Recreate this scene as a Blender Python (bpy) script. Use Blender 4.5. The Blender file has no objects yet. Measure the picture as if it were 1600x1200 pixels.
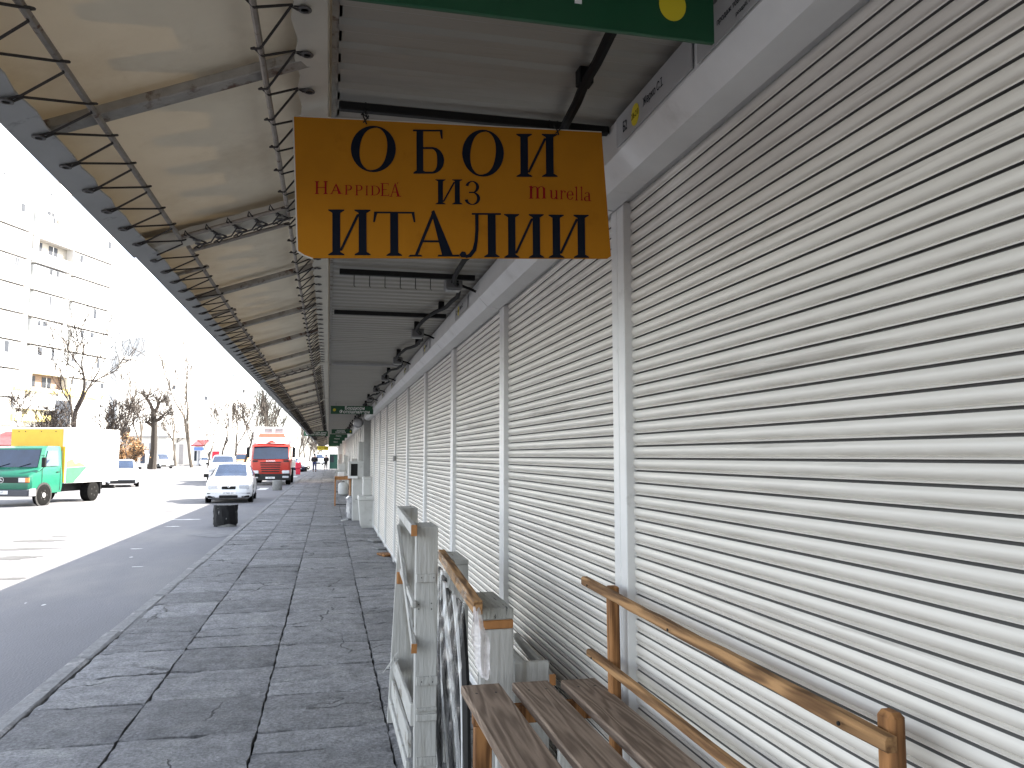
import bpy, math, random
from mathutils import Vector, Matrix
R_ = math.radians
random.seed(7)
sc = bpy.context.scene
# ---------------------------------------------------------------- camera
F_, CX_, CY_, VX_, VY_, H_ = 1248., 800., 600., 513., 712., 1.6
d_ = Vector((VX_-CX_, VY_-CY_, F_)).normalized()
p_ = math.atan2(d_[1], d_[2])
Zc = Vector((0, -math.cos(p_), math.sin(p_)))
Xc = d_.cross(Zc)
# columns Xc,d_,Zc : world->cam(right,down,fwd)
RM = Matrix(((Xc[0], d_[0], Zc[0]), (Xc[1], d_[1], Zc[1]), (Xc[2], d_[2], Zc[2])))
EYE = Vector((0, 0, H_))
def ray(u, v): return RM.transposed() @ Vector((u-CX_, v-CY_, F_))
def atY(u, v, y): r = ray(u, v); return EYE + r*(y/r[1])
def atZ(u, v, z): r = ray(u, v); return EYE + r*((z-H_)/r[2])
def atPlane(u, v, p, n): r = ray(u, v); return EYE + r*(((p-EYE).dot(n))/(r.dot(n)))
cam_d = bpy.data.cameras.new('camera'); cam = bpy.data.objects.new('camera', cam_d)
sc.collection.objects.link(cam); sc.camera = cam
right = RM.transposed() @ Vector((1, 0, 0)); up = RM.transposed() @ Vector((0, -1, 0)); back = RM.transposed() @ Vector((0, 0, -1))
m4 = Matrix((( right[0], up[0], back[0], 0), (right[1], up[1], back[1], 0), (right[2], up[2], back[2], H_), (0, 0, 0, 1)))
cam.matrix_world = m4
cam_d.sensor_width = 36; cam_d.lens = F_/1600*36; cam_d.clip_start = .05; cam_d.clip_end = 3000
# ---------------------------------------------------------------- world and sun
SUN_EL, SUN_AZ = R_(37.2), R_(14)      # azimuth from +X towards +Y
w = bpy.data.worlds.new('World'); sc.world = w; w.use_nodes = True
nt = w.node_tree; nt.nodes.clear()
sky = nt.nodes.new('ShaderNodeTexSky'); sky.sky_type = 'NISHITA'; sky.sun_disc = False
sky.sun_elevation = SUN_EL; sky.sun_rotation = R_(90)-SUN_AZ; sky.dust_density = 1.5; sky.air_density = 1.0
bg = nt.nodes.new('ShaderNodeBackground'); bg.inputs[1].default_value = .14
wo = nt.nodes.new('ShaderNodeOutputWorld')
hs = nt.nodes.new('ShaderNodeHueSaturation'); hs.inputs['Saturation'].default_value = .42
nt.links.new(sky.outputs[0], hs.inputs['Color']); nt.links.new(hs.outputs[0], bg.inputs[0]); nt.links.new(bg.outputs[0], wo.inputs[0])
sd = bpy.data.lights.new('sun', 'SUN'); sd.energy = 5.0; sd.angle = R_(.5); sd.color = (1, .92, .80)
so = bpy.data.objects.new('sun', sd); sc.collection.objects.link(so)
sdir = Vector((math.cos(SUN_AZ)*math.cos(SUN_EL), math.sin(SUN_AZ)*math.cos(SUN_EL), math.sin(SUN_EL)))
so.rotation_euler = sdir.to_track_quat('Z', 'Y').to_euler(); so.location = (30, 10, 30)
sc.view_settings.view_transform = 'Standard'; sc.view_settings.look = 'None'
sc.view_settings.exposure = 2.5; sc.view_settings.gamma = 1
sc.cycles.max_bounces = 10; sc.cycles.diffuse_bounces = 6; sc.cycles.glossy_bounces = 3
sc.cycles.caustics_reflective = False; sc.cycles.caustics_refractive = False
# ---------------------------------------------------------------- materials
MT = {}
def mat(name, col, rough=.6, metal=0, var=.12, vs=6., bump=0, bs=40., col2=None, patch=None, stretch=(1, 1, 1), trans=None, spec=.5, alpha=None, coat=0):
    """procedural surface: base colour broken by noise (col2 through patch threshold), fine bump"""
    if name in MT: return MT[name]
    m = bpy.data.materials.new(name); m.use_nodes = True; MT[name] = m
    n = m.node_tree; b = n.nodes['Principled BSDF']; L = n.links
    b.inputs['Roughness'].default_value = rough; b.inputs['Metallic'].default_value = metal
    b.inputs['Specular IOR Level'].default_value = spec; b.inputs['Coat Weight'].default_value = coat
    tc = n.nodes.new('ShaderNodeTexCoord'); mp = n.nodes.new('ShaderNodeMapping'); mp.inputs['Scale'].default_value = stretch
    L.new(tc.outputs['Object'], mp.inputs[0])
    nz = n.nodes.new('ShaderNodeTexNoise'); nz.inputs['Scale'].default_value = vs; nz.inputs['Detail'].default_value = 7; nz.inputs['Roughness'].default_value = .6
    L.new(mp.outputs[0], nz.inputs[0])
    rp = n.nodes.new('ShaderNodeValToRGB'); L.new(nz.outputs[0], rp.inputs[0])
    c = Vector(col)
    rp.color_ramp.elements[0].position = .3; rp.color_ramp.elements[0].color = (*(c*(1-var)), 1)
    rp.color_ramp.elements[1].position = .7; rp.color_ramp.elements[1].color = (*[min(1, x) for x in c*(1+var)], 1)
    out = rp.outputs[0]
    if col2:
        th, wd, sc2 = patch
        n2 = n.nodes.new('ShaderNodeTexNoise'); n2.inputs['Scale'].default_value = sc2; n2.inputs['Detail'].default_value = 9; n2.inputs['Roughness'].default_value = .65
        mp2 = n.nodes.new('ShaderNodeMapping'); mp2.inputs['Scale'].default_value = stretch; mp2.inputs['Location'].default_value = (3.3, 1.7, 5.1)
        L.new(tc.outputs['Object'], mp2.inputs[0]); L.new(mp2.outputs[0], n2.inputs[0])
        r2 = n.nodes.new('ShaderNodeMapRange'); r2.inputs[1].default_value = th; r2.inputs[2].default_value = th+wd; L.new(n2.outputs[0], r2.inputs[0])
        mx = n.nodes.new('ShaderNodeMixRGB'); L.new(r2.outputs[0], mx.inputs[0]); L.new(out, mx.inputs[1]); mx.inputs[2].default_value = (*col2, 1)
        out = mx.outputs[0]
    L.new(out, b.inputs['Base Color'])
    if bump:
        nb = n.nodes.new('ShaderNodeTexNoise'); nb.inputs['Scale'].default_value = bs; nb.inputs['Detail'].default_value = 8
        L.new(mp.outputs[0], nb.inputs[0])
        bp = n.nodes.new('ShaderNodeBump'); bp.inputs['Strength'].default_value = bump; bp.inputs['Distance'].default_value = .02
        L.new(nb.outputs[0], bp.inputs['Height']); L.new(bp.outputs[0], b.inputs['Normal'])
    if trans:
        tr = n.nodes.new('ShaderNodeBsdfTranslucent'); tr.inputs[0].default_value = (*trans, 1)
        ad = n.nodes.new('ShaderNodeAddShader'); L.new(b.outputs[0], ad.inputs[0]); L.new(tr.outputs[0], ad.inputs[1])
        L.new(ad.outputs[0], n.nodes['Material Output'].inputs[0])
    if alpha is not None: b.inputs['Alpha'].default_value = alpha
    return m
def wood(name, dark, light, axis, ring=9., rough=.75, bump=.35):
    """grain running along the given axis"""
    m = bpy.data.materials.new(name); m.use_nodes = True; MT[name] = m
    n = m.node_tree; b = n.nodes['Principled BSDF']; L = n.links; b.inputs['Roughness'].default_value = rough
    b.inputs['Specular IOR Level'].default_value = .3
    tc = n.nodes.new('ShaderNodeTexCoord'); mp = n.nodes.new('ShaderNodeMapping')
    s = [1, 1, 1]; s[axis] = .07; mp.inputs['Scale'].default_value = s; L.new(tc.outputs['Object'], mp.inputs[0])
    nz = n.nodes.new('ShaderNodeTexNoise'); nz.inputs['Scale'].default_value = 7; nz.inputs['Detail'].default_value = 3; nz.inputs['Distortion'].default_value = .5
    L.new(mp.outputs[0], nz.inputs[0])
    ml = n.nodes.new('ShaderNodeMath'); ml.operation = 'MULTIPLY'; ml.inputs[1].default_value = ring*9; L.new(nz.outputs[0], ml.inputs[0])
    si = n.nodes.new('ShaderNodeMath'); si.operation = 'SINE'; L.new(ml.outputs[0], si.inputs[0])
    n2 = n.nodes.new('ShaderNodeTexNoise'); n2.inputs['Scale'].default_value = 90; n2.inputs['Detail'].default_value = 5; L.new(mp.outputs[0], n2.inputs[0])
    ma = n.nodes.new('ShaderNodeMath'); ma.operation = 'MULTIPLY_ADD'; ma.inputs[1].default_value = .28; L.new(si.outputs[0], ma.inputs[0]); L.new(n2.outputs[0], ma.inputs[2])
    rp = n.nodes.new('ShaderNodeValToRGB'); L.new(ma.outputs[0], rp.inputs[0])
    rp.color_ramp.elements[0].position = .2; rp.color_ramp.elements[0].color = (*dark, 1)
    rp.color_ramp.elements[1].position = .75; rp.color_ramp.elements[1].color = (*light, 1)
    n3 = n.nodes.new('ShaderNodeTexNoise'); n3.inputs['Scale'].default_value = 3; n3.inputs['Detail'].default_value = 6; L.new(tc.outputs['Object'], n3.inputs[0])
    mx = n.nodes.new('ShaderNodeMixRGB'); mx.blend_type = 'MULTIPLY'; mx.inputs[0].default_value = .3
    L.new(rp.outputs[0], mx.inputs[1]); L.new(n3.outputs[0], mx.inputs[2]); L.new(mx.outputs[0], b.inputs['Base Color'])
    bp = n.nodes.new('ShaderNodeBump'); bp.inputs['Strength'].default_value = bump; bp.inputs['Distance'].default_value = .004
    L.new(ma.outputs[0], bp.inputs['Height']); L.new(bp.outputs[0], b.inputs['Normal'])
    return m
M_gap = mat('slat_gap', (.12, .115, .11), .9)
M_shut = mat('shutter_paint', (.625, .60, .55), .38, var=.04, vs=2.5, col2=(.40, .375, .335), patch=(.60, .10, 4.5), stretch=(1, .16, 5), bump=.05, bs=30)
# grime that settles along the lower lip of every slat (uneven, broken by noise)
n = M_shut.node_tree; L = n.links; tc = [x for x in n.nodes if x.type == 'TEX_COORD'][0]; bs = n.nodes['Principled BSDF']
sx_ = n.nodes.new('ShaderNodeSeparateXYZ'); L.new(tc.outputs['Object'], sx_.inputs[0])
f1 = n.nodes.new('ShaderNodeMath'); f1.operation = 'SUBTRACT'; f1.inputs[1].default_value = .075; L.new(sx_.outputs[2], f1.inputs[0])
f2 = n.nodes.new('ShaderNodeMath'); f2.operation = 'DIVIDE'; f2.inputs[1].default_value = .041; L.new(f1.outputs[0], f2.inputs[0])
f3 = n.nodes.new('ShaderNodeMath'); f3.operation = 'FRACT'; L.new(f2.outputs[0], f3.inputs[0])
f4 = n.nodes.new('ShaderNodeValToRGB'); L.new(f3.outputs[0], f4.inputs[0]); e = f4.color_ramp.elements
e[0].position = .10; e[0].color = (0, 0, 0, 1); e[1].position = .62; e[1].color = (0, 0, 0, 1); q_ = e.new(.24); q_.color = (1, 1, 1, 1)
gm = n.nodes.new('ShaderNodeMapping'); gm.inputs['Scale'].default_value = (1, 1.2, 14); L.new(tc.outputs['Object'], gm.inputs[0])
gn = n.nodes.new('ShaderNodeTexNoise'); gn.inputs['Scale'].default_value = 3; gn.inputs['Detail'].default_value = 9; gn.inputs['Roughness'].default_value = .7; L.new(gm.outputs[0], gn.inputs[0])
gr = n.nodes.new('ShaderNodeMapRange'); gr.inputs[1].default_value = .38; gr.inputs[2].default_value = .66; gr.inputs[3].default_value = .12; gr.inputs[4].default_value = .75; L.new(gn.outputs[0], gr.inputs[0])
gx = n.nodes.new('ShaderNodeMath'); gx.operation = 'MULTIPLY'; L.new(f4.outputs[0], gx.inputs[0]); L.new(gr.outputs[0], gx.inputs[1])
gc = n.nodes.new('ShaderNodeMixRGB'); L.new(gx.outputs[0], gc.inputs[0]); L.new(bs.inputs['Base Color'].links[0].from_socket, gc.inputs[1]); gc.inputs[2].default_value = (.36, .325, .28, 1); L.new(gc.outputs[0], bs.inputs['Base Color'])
M_rail = mat('rail_paint', (.62, .62, .61), .4, var=.06, col2=(.4, .39, .37), patch=(.6, .15, 9))
M_house = mat('housing_paint', (.60, .60, .59), .42, var=.05, col2=(.42, .41, .39), patch=(.6, .2, 4))
M_dark = mat('dark_gap', (.03, .03, .03), .9)
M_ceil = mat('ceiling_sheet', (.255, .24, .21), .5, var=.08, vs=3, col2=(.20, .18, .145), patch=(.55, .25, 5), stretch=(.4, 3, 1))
M_roof = mat('roof_sheet', (.45, .45, .45), .5)
M_tarp = mat('tarpaulin', (.66, .60, .49), .65, var=.07, vs=3, col2=(.50, .43, .33), patch=(.50, .25, 2.3), bump=.25, bs=5, trans=(.0125, .0085, .0040), spec=.2)
M_hem = mat('tarpaulin_hem', (.42, .42, .42), .6, var=.08, vs=5, col2=(.12, .12, .12), patch=(.60, .12, 7), bump=.3, bs=8, spec=.2)
M_hem2 = mat('tarpaulin_inner_hem', (.52, .485, .42), .6, var=.06, vs=5, bump=.3, bs=8, spec=.2)
M_steel = mat('rusty_steel', (.29, .27, .24), .6, .2, var=.2, vs=20, col2=(.10, .05, .03), patch=(.55, .1, 14))
M_pipe = mat('pipe_steel', (.25, .22, .19), .55, .3, var=.2, vs=30, col2=(.10, .05, .03), patch=(.58, .08, 25))
M_eye = mat('eyelet_metal', (.10, .095, .09), .5, .4)
M_rope = mat('rope', (.035, .03, .028), .9, var=.3, vs=200)
M_black = mat('black_plastic', (.009, .009, .009), .6, spec=.2)
M_cable = mat('black_conduit', (.006, .006, .006), .7, spec=.15)
M_orange = mat('sign_orange', (.37, .150, .010), .8, spec=.1, var=.05, vs=5, col2=(.26, .10, .007), patch=(.58, .2, 7), bump=.05)
M_ink = mat('ink_black', (.008, .011, .020), .8, spec=.05)
M_red = mat('ink_red', (.24, .010, .012), .8, spec=.05)
M_edge = mat('sign_edge', (.5, .48, .44), .7)
M_green = mat('sign_green', (.006, .065, .026), .45, var=.06)
M_yel = mat('sign_yellow', (.62, .50, .02), .5, var=.04)
M_white = mat('white_paint', (.78, .78, .77), .45, var=.03)
M_label = mat('label_plate', (.34, .34, .34), .5, var=.05)
M_asph = mat('asphalt', (.135, .135, .145), .85, var=.12, vs=.8, col2=(.19, .185, .18), patch=(.52, .2, .35), bump=.5, bs=60, stretch=(1, .4, 1))
M_patch = mat('asphalt_patch', (.06, .06, .062), .9, var=.25, vs=4, bump=.5, bs=20)
M_conc = mat('slab_concrete', (.235, .235, .242), .9, var=.3, vs=7, col2=(.31, .31, .305), patch=(.54, .16, 3.1), bump=.8, bs=35)
M_kerb = mat('kerb_concrete', (.19, .19, .19), .9, var=.2, vs=8, bump=.7, bs=25, col2=(.32, .31, .30), patch=(.56, .1, 6))
M_dirt = mat('joint_dirt', (.035, .035, .033), .95, var=.4, vs=30, bump=.5)
M_bwood = wood('bench_wood', (.15, .105, .075), (.29, .215, .16), 1, 12)
M_rwood = wood('rail_wood', (.15, .075, .03), (.44, .25, .11), 1, 9)
M_vwood = wood('post_wood', (.13, .055, .018), (.40, .19, .07), 2, 5)
M_owood = mat('bare_wood', (.36, .16, .05), .7, var=.25, vs=25, stretch=(1, 1, .2))
M_wp = mat('painted_board', (.44, .435, .41), .7, var=.12, vs=5, col2=(.30, .285, .25), patch=(.54, .12, 5), stretch=(2.2, 2.2, .25), bump=.4, bs=25)
M_wp2 = mat('painted_board_side', (.40, .395, .37), .7, var=.15, vs=8, col2=(.18, .16, .13), patch=(.60, .04, 12), stretch=(3, .3, 1), bump=.5, bs=25)
M_film = mat('plastic_film', (.85, .85, .87), .08, var=.02, bump=1.0, bs=16, alpha=.07, spec=1, stretch=(1, 1, .3))
M_galv = mat('galvanised_grey', (.30, .30, .30), .5, .4, var=.1)
M_tyre = mat('tyre', (.007, .007, .007), .9, spec=.08)
M_rim = mat('rim', (.42, .42, .43), .35, .6)
M_glass = mat('car_glass', (.02, .035, .07), .04, spec=1, var=.3, vs=1.5)
M_lamp = mat('lamp_glass', (.6, .62, .65), .1, .4, var=.2, vs=25)
M_amber = mat('amber_lamp', (.7, .22, .06), .2)
M_cw = mat('car_white', (.72, .73, .75), .25, coat=.5, var=.02)
M_cs = mat('car_silver', (.42, .43, .45), .25, .3, coat=.5, var=.02)
M_cb = mat('car_blue', (.015, .02, .05), .2, coat=.6)
M_cr = mat('truck_red', (.45, .03, .015), .3, coat=.4, var=.04)
M_cg = mat('cab_green', (.005, .115, .068), .35, coat=.3, var=.10, vs=3)
M_boxw = mat('box_white', (.72, .72, .70), .5, var=.05, vs=1.2)
M_boxy = mat('box_yellow', (.80, .44, .04), .5, var=.08, vs=3)
M_under = mat('underbody', (.015, .015, .015), .8)
M_facade = mat('facade_panel', (.66, .65, .63), .8, var=.05, vs=.6)
M_fac2 = mat('facade_brick', (.24, .17, .13), .85, var=.3, vs=9)
M_recess = mat('loggia_wall', (.40, .37, .32), .8)
M_joint = mat('panel_joint', (.26, .26, .26), .9, var=.5, vs=1.2)
M_win = mat('window_glass', (.025, .03, .04), .5, spec=.25, var=.5, vs=.3)
M_frame = mat('window_frame', (.75, .75, .74), .5)
M_bark = mat('bark', (.030, .024, .020), .9, var=.3, vs=8, bump=.5)
M_twig = mat('twig', (.045, .035, .028), .9, var=.3, vs=3)
M_bark2 = mat('pale_bark', (.10, .085, .07), .9, var=.3, vs=4)
M_leaf = mat('dry_leaf', (.34, .19, .08), .8, var=.4, vs=.8)
M_fas = mat('fascia_yellow', (.72, .60, .22), .6, var=.15, vs=2)
M_redr = mat('red_roof', (.26, .03, .035), .6, var=.2)
M_redb = mat('red_banner', (.60, .02, .05), .6, var=.1)
M_conb = mat('bollard_concrete', (.22, .22, .21), .85, var=.15, vs=12, bump=.4, bs=30)
M_bag = mat('black_bag', (.006, .006, .007), .6, bump=1.0, bs=9, stretch=(1, 1, .35), spec=.25)
M_skin = mat('skin', (.45, .26, .19), .6)
M_jeans = mat('jeans', (.02, .03, .09), .8)
M_coat = mat('dark_coat', (.01, .01, .012), .8)
M_bin = mat('white_plastic', (.50, .50, .48), .45, var=.08, vs=6, col2=(.3, .29, .27), patch=(.58, .15, 6))
M_foil = mat('silver_film', (.45, .45, .46), .25, .5, var=.15, vs=12, bump=1, bs=9)
# clear film: see-through with sharp highlights on its creases
def film(name, fac, rough, bs_):
    m = bpy.data.materials.new(name); m.use_nodes = True; n = m.node_tree; n.nodes.clear(); L = n.links
    o = n.nodes.new('ShaderNodeOutputMaterial'); t = n.nodes.new('ShaderNodeBsdfTransparent'); t.inputs[0].default_value = (.93, .93, .93, 1)
    g = n.nodes.new('ShaderNodeBsdfGlossy'); g.inputs['Roughness'].default_value = rough; g.inputs[0].default_value = (1, 1, 1, 1)
    x = n.nodes.new('ShaderNodeMixShader'); tc = n.nodes.new('ShaderNodeTexCoord'); mp = n.nodes.new('ShaderNodeMapping'); mp.inputs['Scale'].default_value = (1, 1, .08)
    z = n.nodes.new('ShaderNodeTexNoise'); z.inputs['Scale'].default_value = bs_; z.inputs['Detail'].default_value = 6; L.new(tc.outputs['Object'], mp.inputs[0]); L.new(mp.outputs[0], z.inputs[0])
    b = n.nodes.new('ShaderNodeBump'); b.inputs['Strength'].default_value = 1; b.inputs['Distance'].default_value = .03; L.new(z.outputs[0], b.inputs['Height']); L.new(b.outputs[0], g.inputs['Normal'])
    r = n.nodes.new('ShaderNodeMapRange'); r.inputs[1].default_value = .4; r.inputs[2].default_value = .62; r.inputs[3].default_value = fac*.2; r.inputs[4].default_value = fac*2; L.new(z.outputs[0], r.inputs[0]); L.new(r.outputs[0], x.inputs[0])
    L.new(t.outputs[0], x.inputs[1]); L.new(g.outputs[0], x.inputs[2]); L.new(x.outputs[0], o.inputs[0]); return m
M_film = film('plastic_film', .075, .10, 20)
# ---------------------------------------------------------------- mesh helpers
col = sc.collection
class MB:
    def __init__(s): s.v = []; s.f = []; s.mi = []; s.cur = 0
    def add(s, vs, fs):
        k = len(s.v); s.v += [tuple(x) for x in vs]; s.f += [tuple(i+k for i in f) for f in fs]; s.mi += [s.cur]*len(fs); return s
    def box(s, x0, x1, y0, y1, z0, z1, M=None):
        vs = [Vector((x, y, z)) for x in (x0, x1) for y in (y0, y1) for z in (z0, z1)]
        if M: vs = [M @ v for v in vs]
        return s.add(vs, [(0, 1, 3, 2), (4, 6, 7, 5), (0, 4, 5, 1), (2, 3, 7, 6), (0, 2, 6, 4), (1, 5, 7, 3)])
    def cbox(s, x0, x1, y0, y1, z0, z1, c=.01, M=None):
        """box whose vertical-section corners are chamfered (all 12 edges)"""
        vs = []; 
        for x, sx in ((x0, 1), (x1, -1)):
            for y, sy in ((y0, 1), (y1, -1)):
                for z, sz in ((z0, 1), (z1, -1)):
                    vs += [Vector((x, y+sy*c, z+sz*c)), Vector((x+sx*c, y, z+sz*c)), Vector((x+sx*c, y+sy*c, z))]
        if M: vs = [M @ v for v in vs]
        def i(a, b, e, k): return ((a*2+b)*2+e)*3+k
        fs = []
        for a in (0, 1): fs.append([i(a, 0, 0, 0), i(a, 0, 1, 0), i(a, 1, 1, 0), i(a, 1, 0, 0)])
        for b in (0, 1): fs.append([i(0, b, 0, 1), i(1, b, 0, 1), i(1, b, 1, 1), i(0, b, 1, 1)])
        for e in (0, 1): fs.append([i(0, 0, e, 2), i(0, 1, e, 2), i(1, 1, e, 2), i(1, 0, e, 2)])
        for a in (0, 1):
            for b in (0, 1): fs.append([i(a, b, 0, 0), i(a, b, 1, 0), i(a, b, 1, 1), i(a, b, 0, 1)])
            for e in (0, 1): fs.append([i(a, 0, e, 0), i(a, 1, e, 0), i(a, 1, e, 2), i(a, 0, e, 2)])
        for b in (0, 1):
            for e in (0, 1): fs.append([i(0, b, e, 1), i(1, b, e, 1), i(1, b, e, 2), i(0, b, e, 2)])
        for a in (0, 1):
            for b in (0, 1):
                for e in (0, 1): fs.append([i(a, b, e, 0), i(a, b, e, 1), i(a, b, e, 2)])
        return s.add(vs, fs)
    def bar(s, a, b, wd, ht, upv=(0, 0, 1), c=0):
        a = Vector(a); b = Vector(b); d = (b-a); L = d.length; d.normalize(); u = Vector(upv); x = d.cross(u)
        if x.length < 1e-4: x = d.cross(Vector((1, 0, 0)))
        x.normalize(); u = x.cross(d)
        M = Matrix(((x[0], d[0], u[0], a[0]), (x[1], d[1], u[1], a[1]), (x[2], d[2], u[2], a[2]), (0, 0, 0, 1)))
        if c: return s.cbox(-wd/2, wd/2, 0, L, -ht/2, ht/2, c, M)
        return s.box(-wd/2, wd/2, 0, L, -ht/2, ht/2, M)
    def tube(s, pts, r, n=6, cap=True):
        pts = [Vector(p) for p in pts]; rs = r if isinstance(r, (list, tuple)) else [r]*len(pts)
        k = len(s.v); vs = []; ref = None
        for i, p in enumerate(pts):
            d = (pts[min(i+1, len(pts)-1)]-pts[max(i-1, 0)])
            if d.length < 1e-7: d = Vector((0, 0, 1))
            d.normalize()
            if ref is None: ref = Vector((0, 0, 1)) if abs(d.z) < .9 else Vector((1, 0, 0))
            x = d.cross(ref)
            if x.length < 1e-3: x = d.cross(Vector((.3, 1, .1)))
            x.normalize(); y = x.cross(d); ref = y
            for j in range(n):
                a = 2*math.pi*j/n; vs.append(p+(x*math.cos(a)+y*math.sin(a))*rs[i])
        fs = []
        for i in range(len(pts)-1):
            for j in range(n): fs.append((i*n+j, i*n+(j+1) % n, (i+1)*n+(j+1) % n, (i+1)*n+j))
        if cap: fs.append(tuple(range(n-1, -1, -1))); fs.append(tuple((len(pts)-1)*n+j for j in range(n)))
        return s.add(vs, fs)
    def lathe(s, prof, n=20, c=(0, 0, 0), axis='z'):
        vs = []
        for (r, h) in prof:
            for j in range(n):
                a = 2*math.pi*j/n; x, y = r*math.cos(a), r*math.sin(a)
                vs.append((c[0]+x, c[1]+y, c[2]+h) if axis == 'z' else (c[0]+h, c[1]+x, c[2]+y) if axis == 'x' else (c[0]+x, c[1]+h, c[2]+y))
        fs = [(i*n+j, i*n+(j+1) % n, (i+1)*n+(j+1) % n, (i+1)*n+j) for i in range(len(prof)-1) for j in range(n)]
        fs.append(tuple(range(n-1, -1, -1))); fs.append(tuple((len(prof)-1)*n+j for j in range(n)))
        return s.add(vs, fs)
    def prism(s, poly, M, t):
        """poly in local xy, thickness t in +z, placed by M"""
        n = len(poly); vs = [M @ Vector((x, y, 0)) for x, y in poly]+[M @ Vector((x, y, t)) for x, y in poly]
        return s.add(vs, [tuple(range(n-1, -1, -1)), tuple(range(n, 2*n))]+[(i, (i+1) % n, n+(i+1) % n, n+i) for i in range(n)])
    def build(s, name, mats, parent=None, smooth=False, loc=None):
        me = bpy.data.meshes.new(name); me.from_pydata(s.v, [], s.f)
        for m in (mats if isinstance(mats, (list, tuple)) else [mats]): me.materials.append(m)
        me.polygons.foreach_set('material_index', s.mi)
        if smooth: me.polygons.foreach_set('use_smooth', [True]*len(s.f))
        me.update(); o = bpy.data.objects.new(name, me); col.objects.link(o)
        if smooth: me.set_sharp_from_angle(angle=R_(35))
        if parent: o.parent = parent
        if loc is not None: o.location = loc
        return o
def tag(o, label=None, cat=None, group=None, kind=None):
    if label: o['label'] = label
    if cat: o['category'] = cat
    if group: o['group'] = group
    if kind: o['kind'] = kind
    return o
def empty(name, loc=(0, 0, 0), label=None, cat=None, group=None, rz=0):
    o = bpy.data.objects.new(name, None); col.objects.link(o); o.location = loc; o.rotation_euler = (0, 0, rz); o.empty_display_size = .1
    return tag(o, label, cat, group)
def kids(o): return [c for c in col.objects if c.parent == o]
def dup(o, loc=None, label=None, parent=None, rz=None):
    c = o.copy(); col.objects.link(c)
    if parent: c.parent = parent
    for k in kids(o): dup(k, parent=c)
    if loc is not None: c.location = loc
    if rz is not None: c.rotation_euler = (0, 0, rz)
    if label: c['label'] = label
    return c
def text(name, body, size, m, M, parent=None, align='CENTER', ext=.0012, bold=0, sx=1, spacing=1):
    cu = bpy.data.curves.new(name, 'FONT'); cu.body = body; cu.size = size; cu.align_x = align; cu.align_y = 'CENTER'
    cu.extrude = ext; cu.offset = bold; cu.resolution_u = 3; cu.space_character = spacing; cu.space_line = .85
    o = bpy.data.objects.new(name, cu); col.objects.link(o)
    dg = bpy.context.evaluated_depsgraph_get(); me = bpy.data.meshes.new_from_object(o.evaluated_get(dg)); bpy.data.objects.remove(o)
    me.transform(M @ Matrix.Diagonal((sx, 1, 1, 1))); me.materials.clear(); me.materials.append(m)
    r = bpy.data.objects.new(name, me); col.objects.link(r)
    if parent: r.parent = parent
    return r
def frameM(o, x, y):
    """matrix with local x,y along the given world vectors"""
    x = Vector(x).normalized(); y = Vector(y); y = (y-x*y.dot(x)).normalized(); z = x.cross(y)
    return Matrix(((x[0], y[0], z[0], o[0]), (x[1], y[1], z[1], o[1]), (x[2], y[2], z[2], o[2]), (0, 0, 0, 1)))
# ================================================================ SETTING
# road: one sheet to the horizon
def sheet(name, x0, x1, y0, y1, z, m, nx=1, ny=1):
    b = MB(); vs = [(x0+(x1-x0)*i/nx, y0+(y1-y0)*j/ny, z) for i in range(nx+1) for j in range(ny+1)]
    fs = [(i*(ny+1)+j, (i+1)*(ny+1)+j, (i+1)*(ny+1)+j+1, i*(ny+1)+j+1) for i in range(nx) for j in range(ny)]
    b.add(vs, fs); return b.build(name, m)
tag(sheet('road', -900, 600, -120, 1800, -.12, M_asph), kind='structure')
# worn paint and dark stains on the carriageway
b = MB()
def blob(b, cx, cy, rx, ry, z, seed, n=22, rot=0):
    rnd = random.Random(seed); vs = [(cx, cy, z)]
    for i in range(n):
        a = 2*math.pi*i/n; k = .65+.5*rnd.random(); x, y = rx*k*math.cos(a), ry*k*math.sin(a)
        vs.append((cx+x*math.cos(rot)-y*math.sin(rot), cy+x*math.sin(rot)+y*math.cos(rot), z))
    b.add(vs, [(0, i+1, (i+1) % n+1) for i in range(n)])
for i, (u, v, rx, ry) in enumerate(((60, 845, .5, .28), (20, 872, .45, .3), (40, 858, .6, .18), (250, 800, .5, .2), (95, 838, .25, .12), (10, 905, .25, .12))):
    p = atZ(u, v, -.12); blob(b, p.x, p.y, rx, ry, -.116, i)
tag(b.build('road_stain', M_patch), kind='structure')
b = MB()
p = atZ(335, 838, -.12)
for (u, v, rx, ry) in ((338, 834, .55, 1.0),):
    q = atZ(u, v, -.12); blob(b, q.x, q.y, rx, ry, -.115, 40+rx)
tag(b.build('road_repair', mat('repair_mortar', (.17, .17, .175), .9, var=.15, bump=.5, bs=20)), kind='structure')
b = MB()
for (u, v, w_, h_) in ((215, 886, .10, .012), (205, 871, .03, .02), (290, 812, .45, .05), (270, 823, .2, .03), (68, 946, .02, .02), (40, 943, .01, .012), (212, 858, .12, .02)):
    q = atZ(u, v, -.12); blob(b, q.x, q.y, w_, h_*3, -.114, int(u))
for v in (764, 745, 733):                                 # zebra / edge marks by the truck
    q = atZ(411 if v == 764 else 460, v, -.12); b.box(q.x-.22, q.x+.22, q.y-1.2, q.y+1.2, -.1165, -.114)
tag(b.build('road_paint', mat('worn_white_paint', (.55, .55, .54), .8, var=.2, vs=6)), kind='structure')
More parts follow.
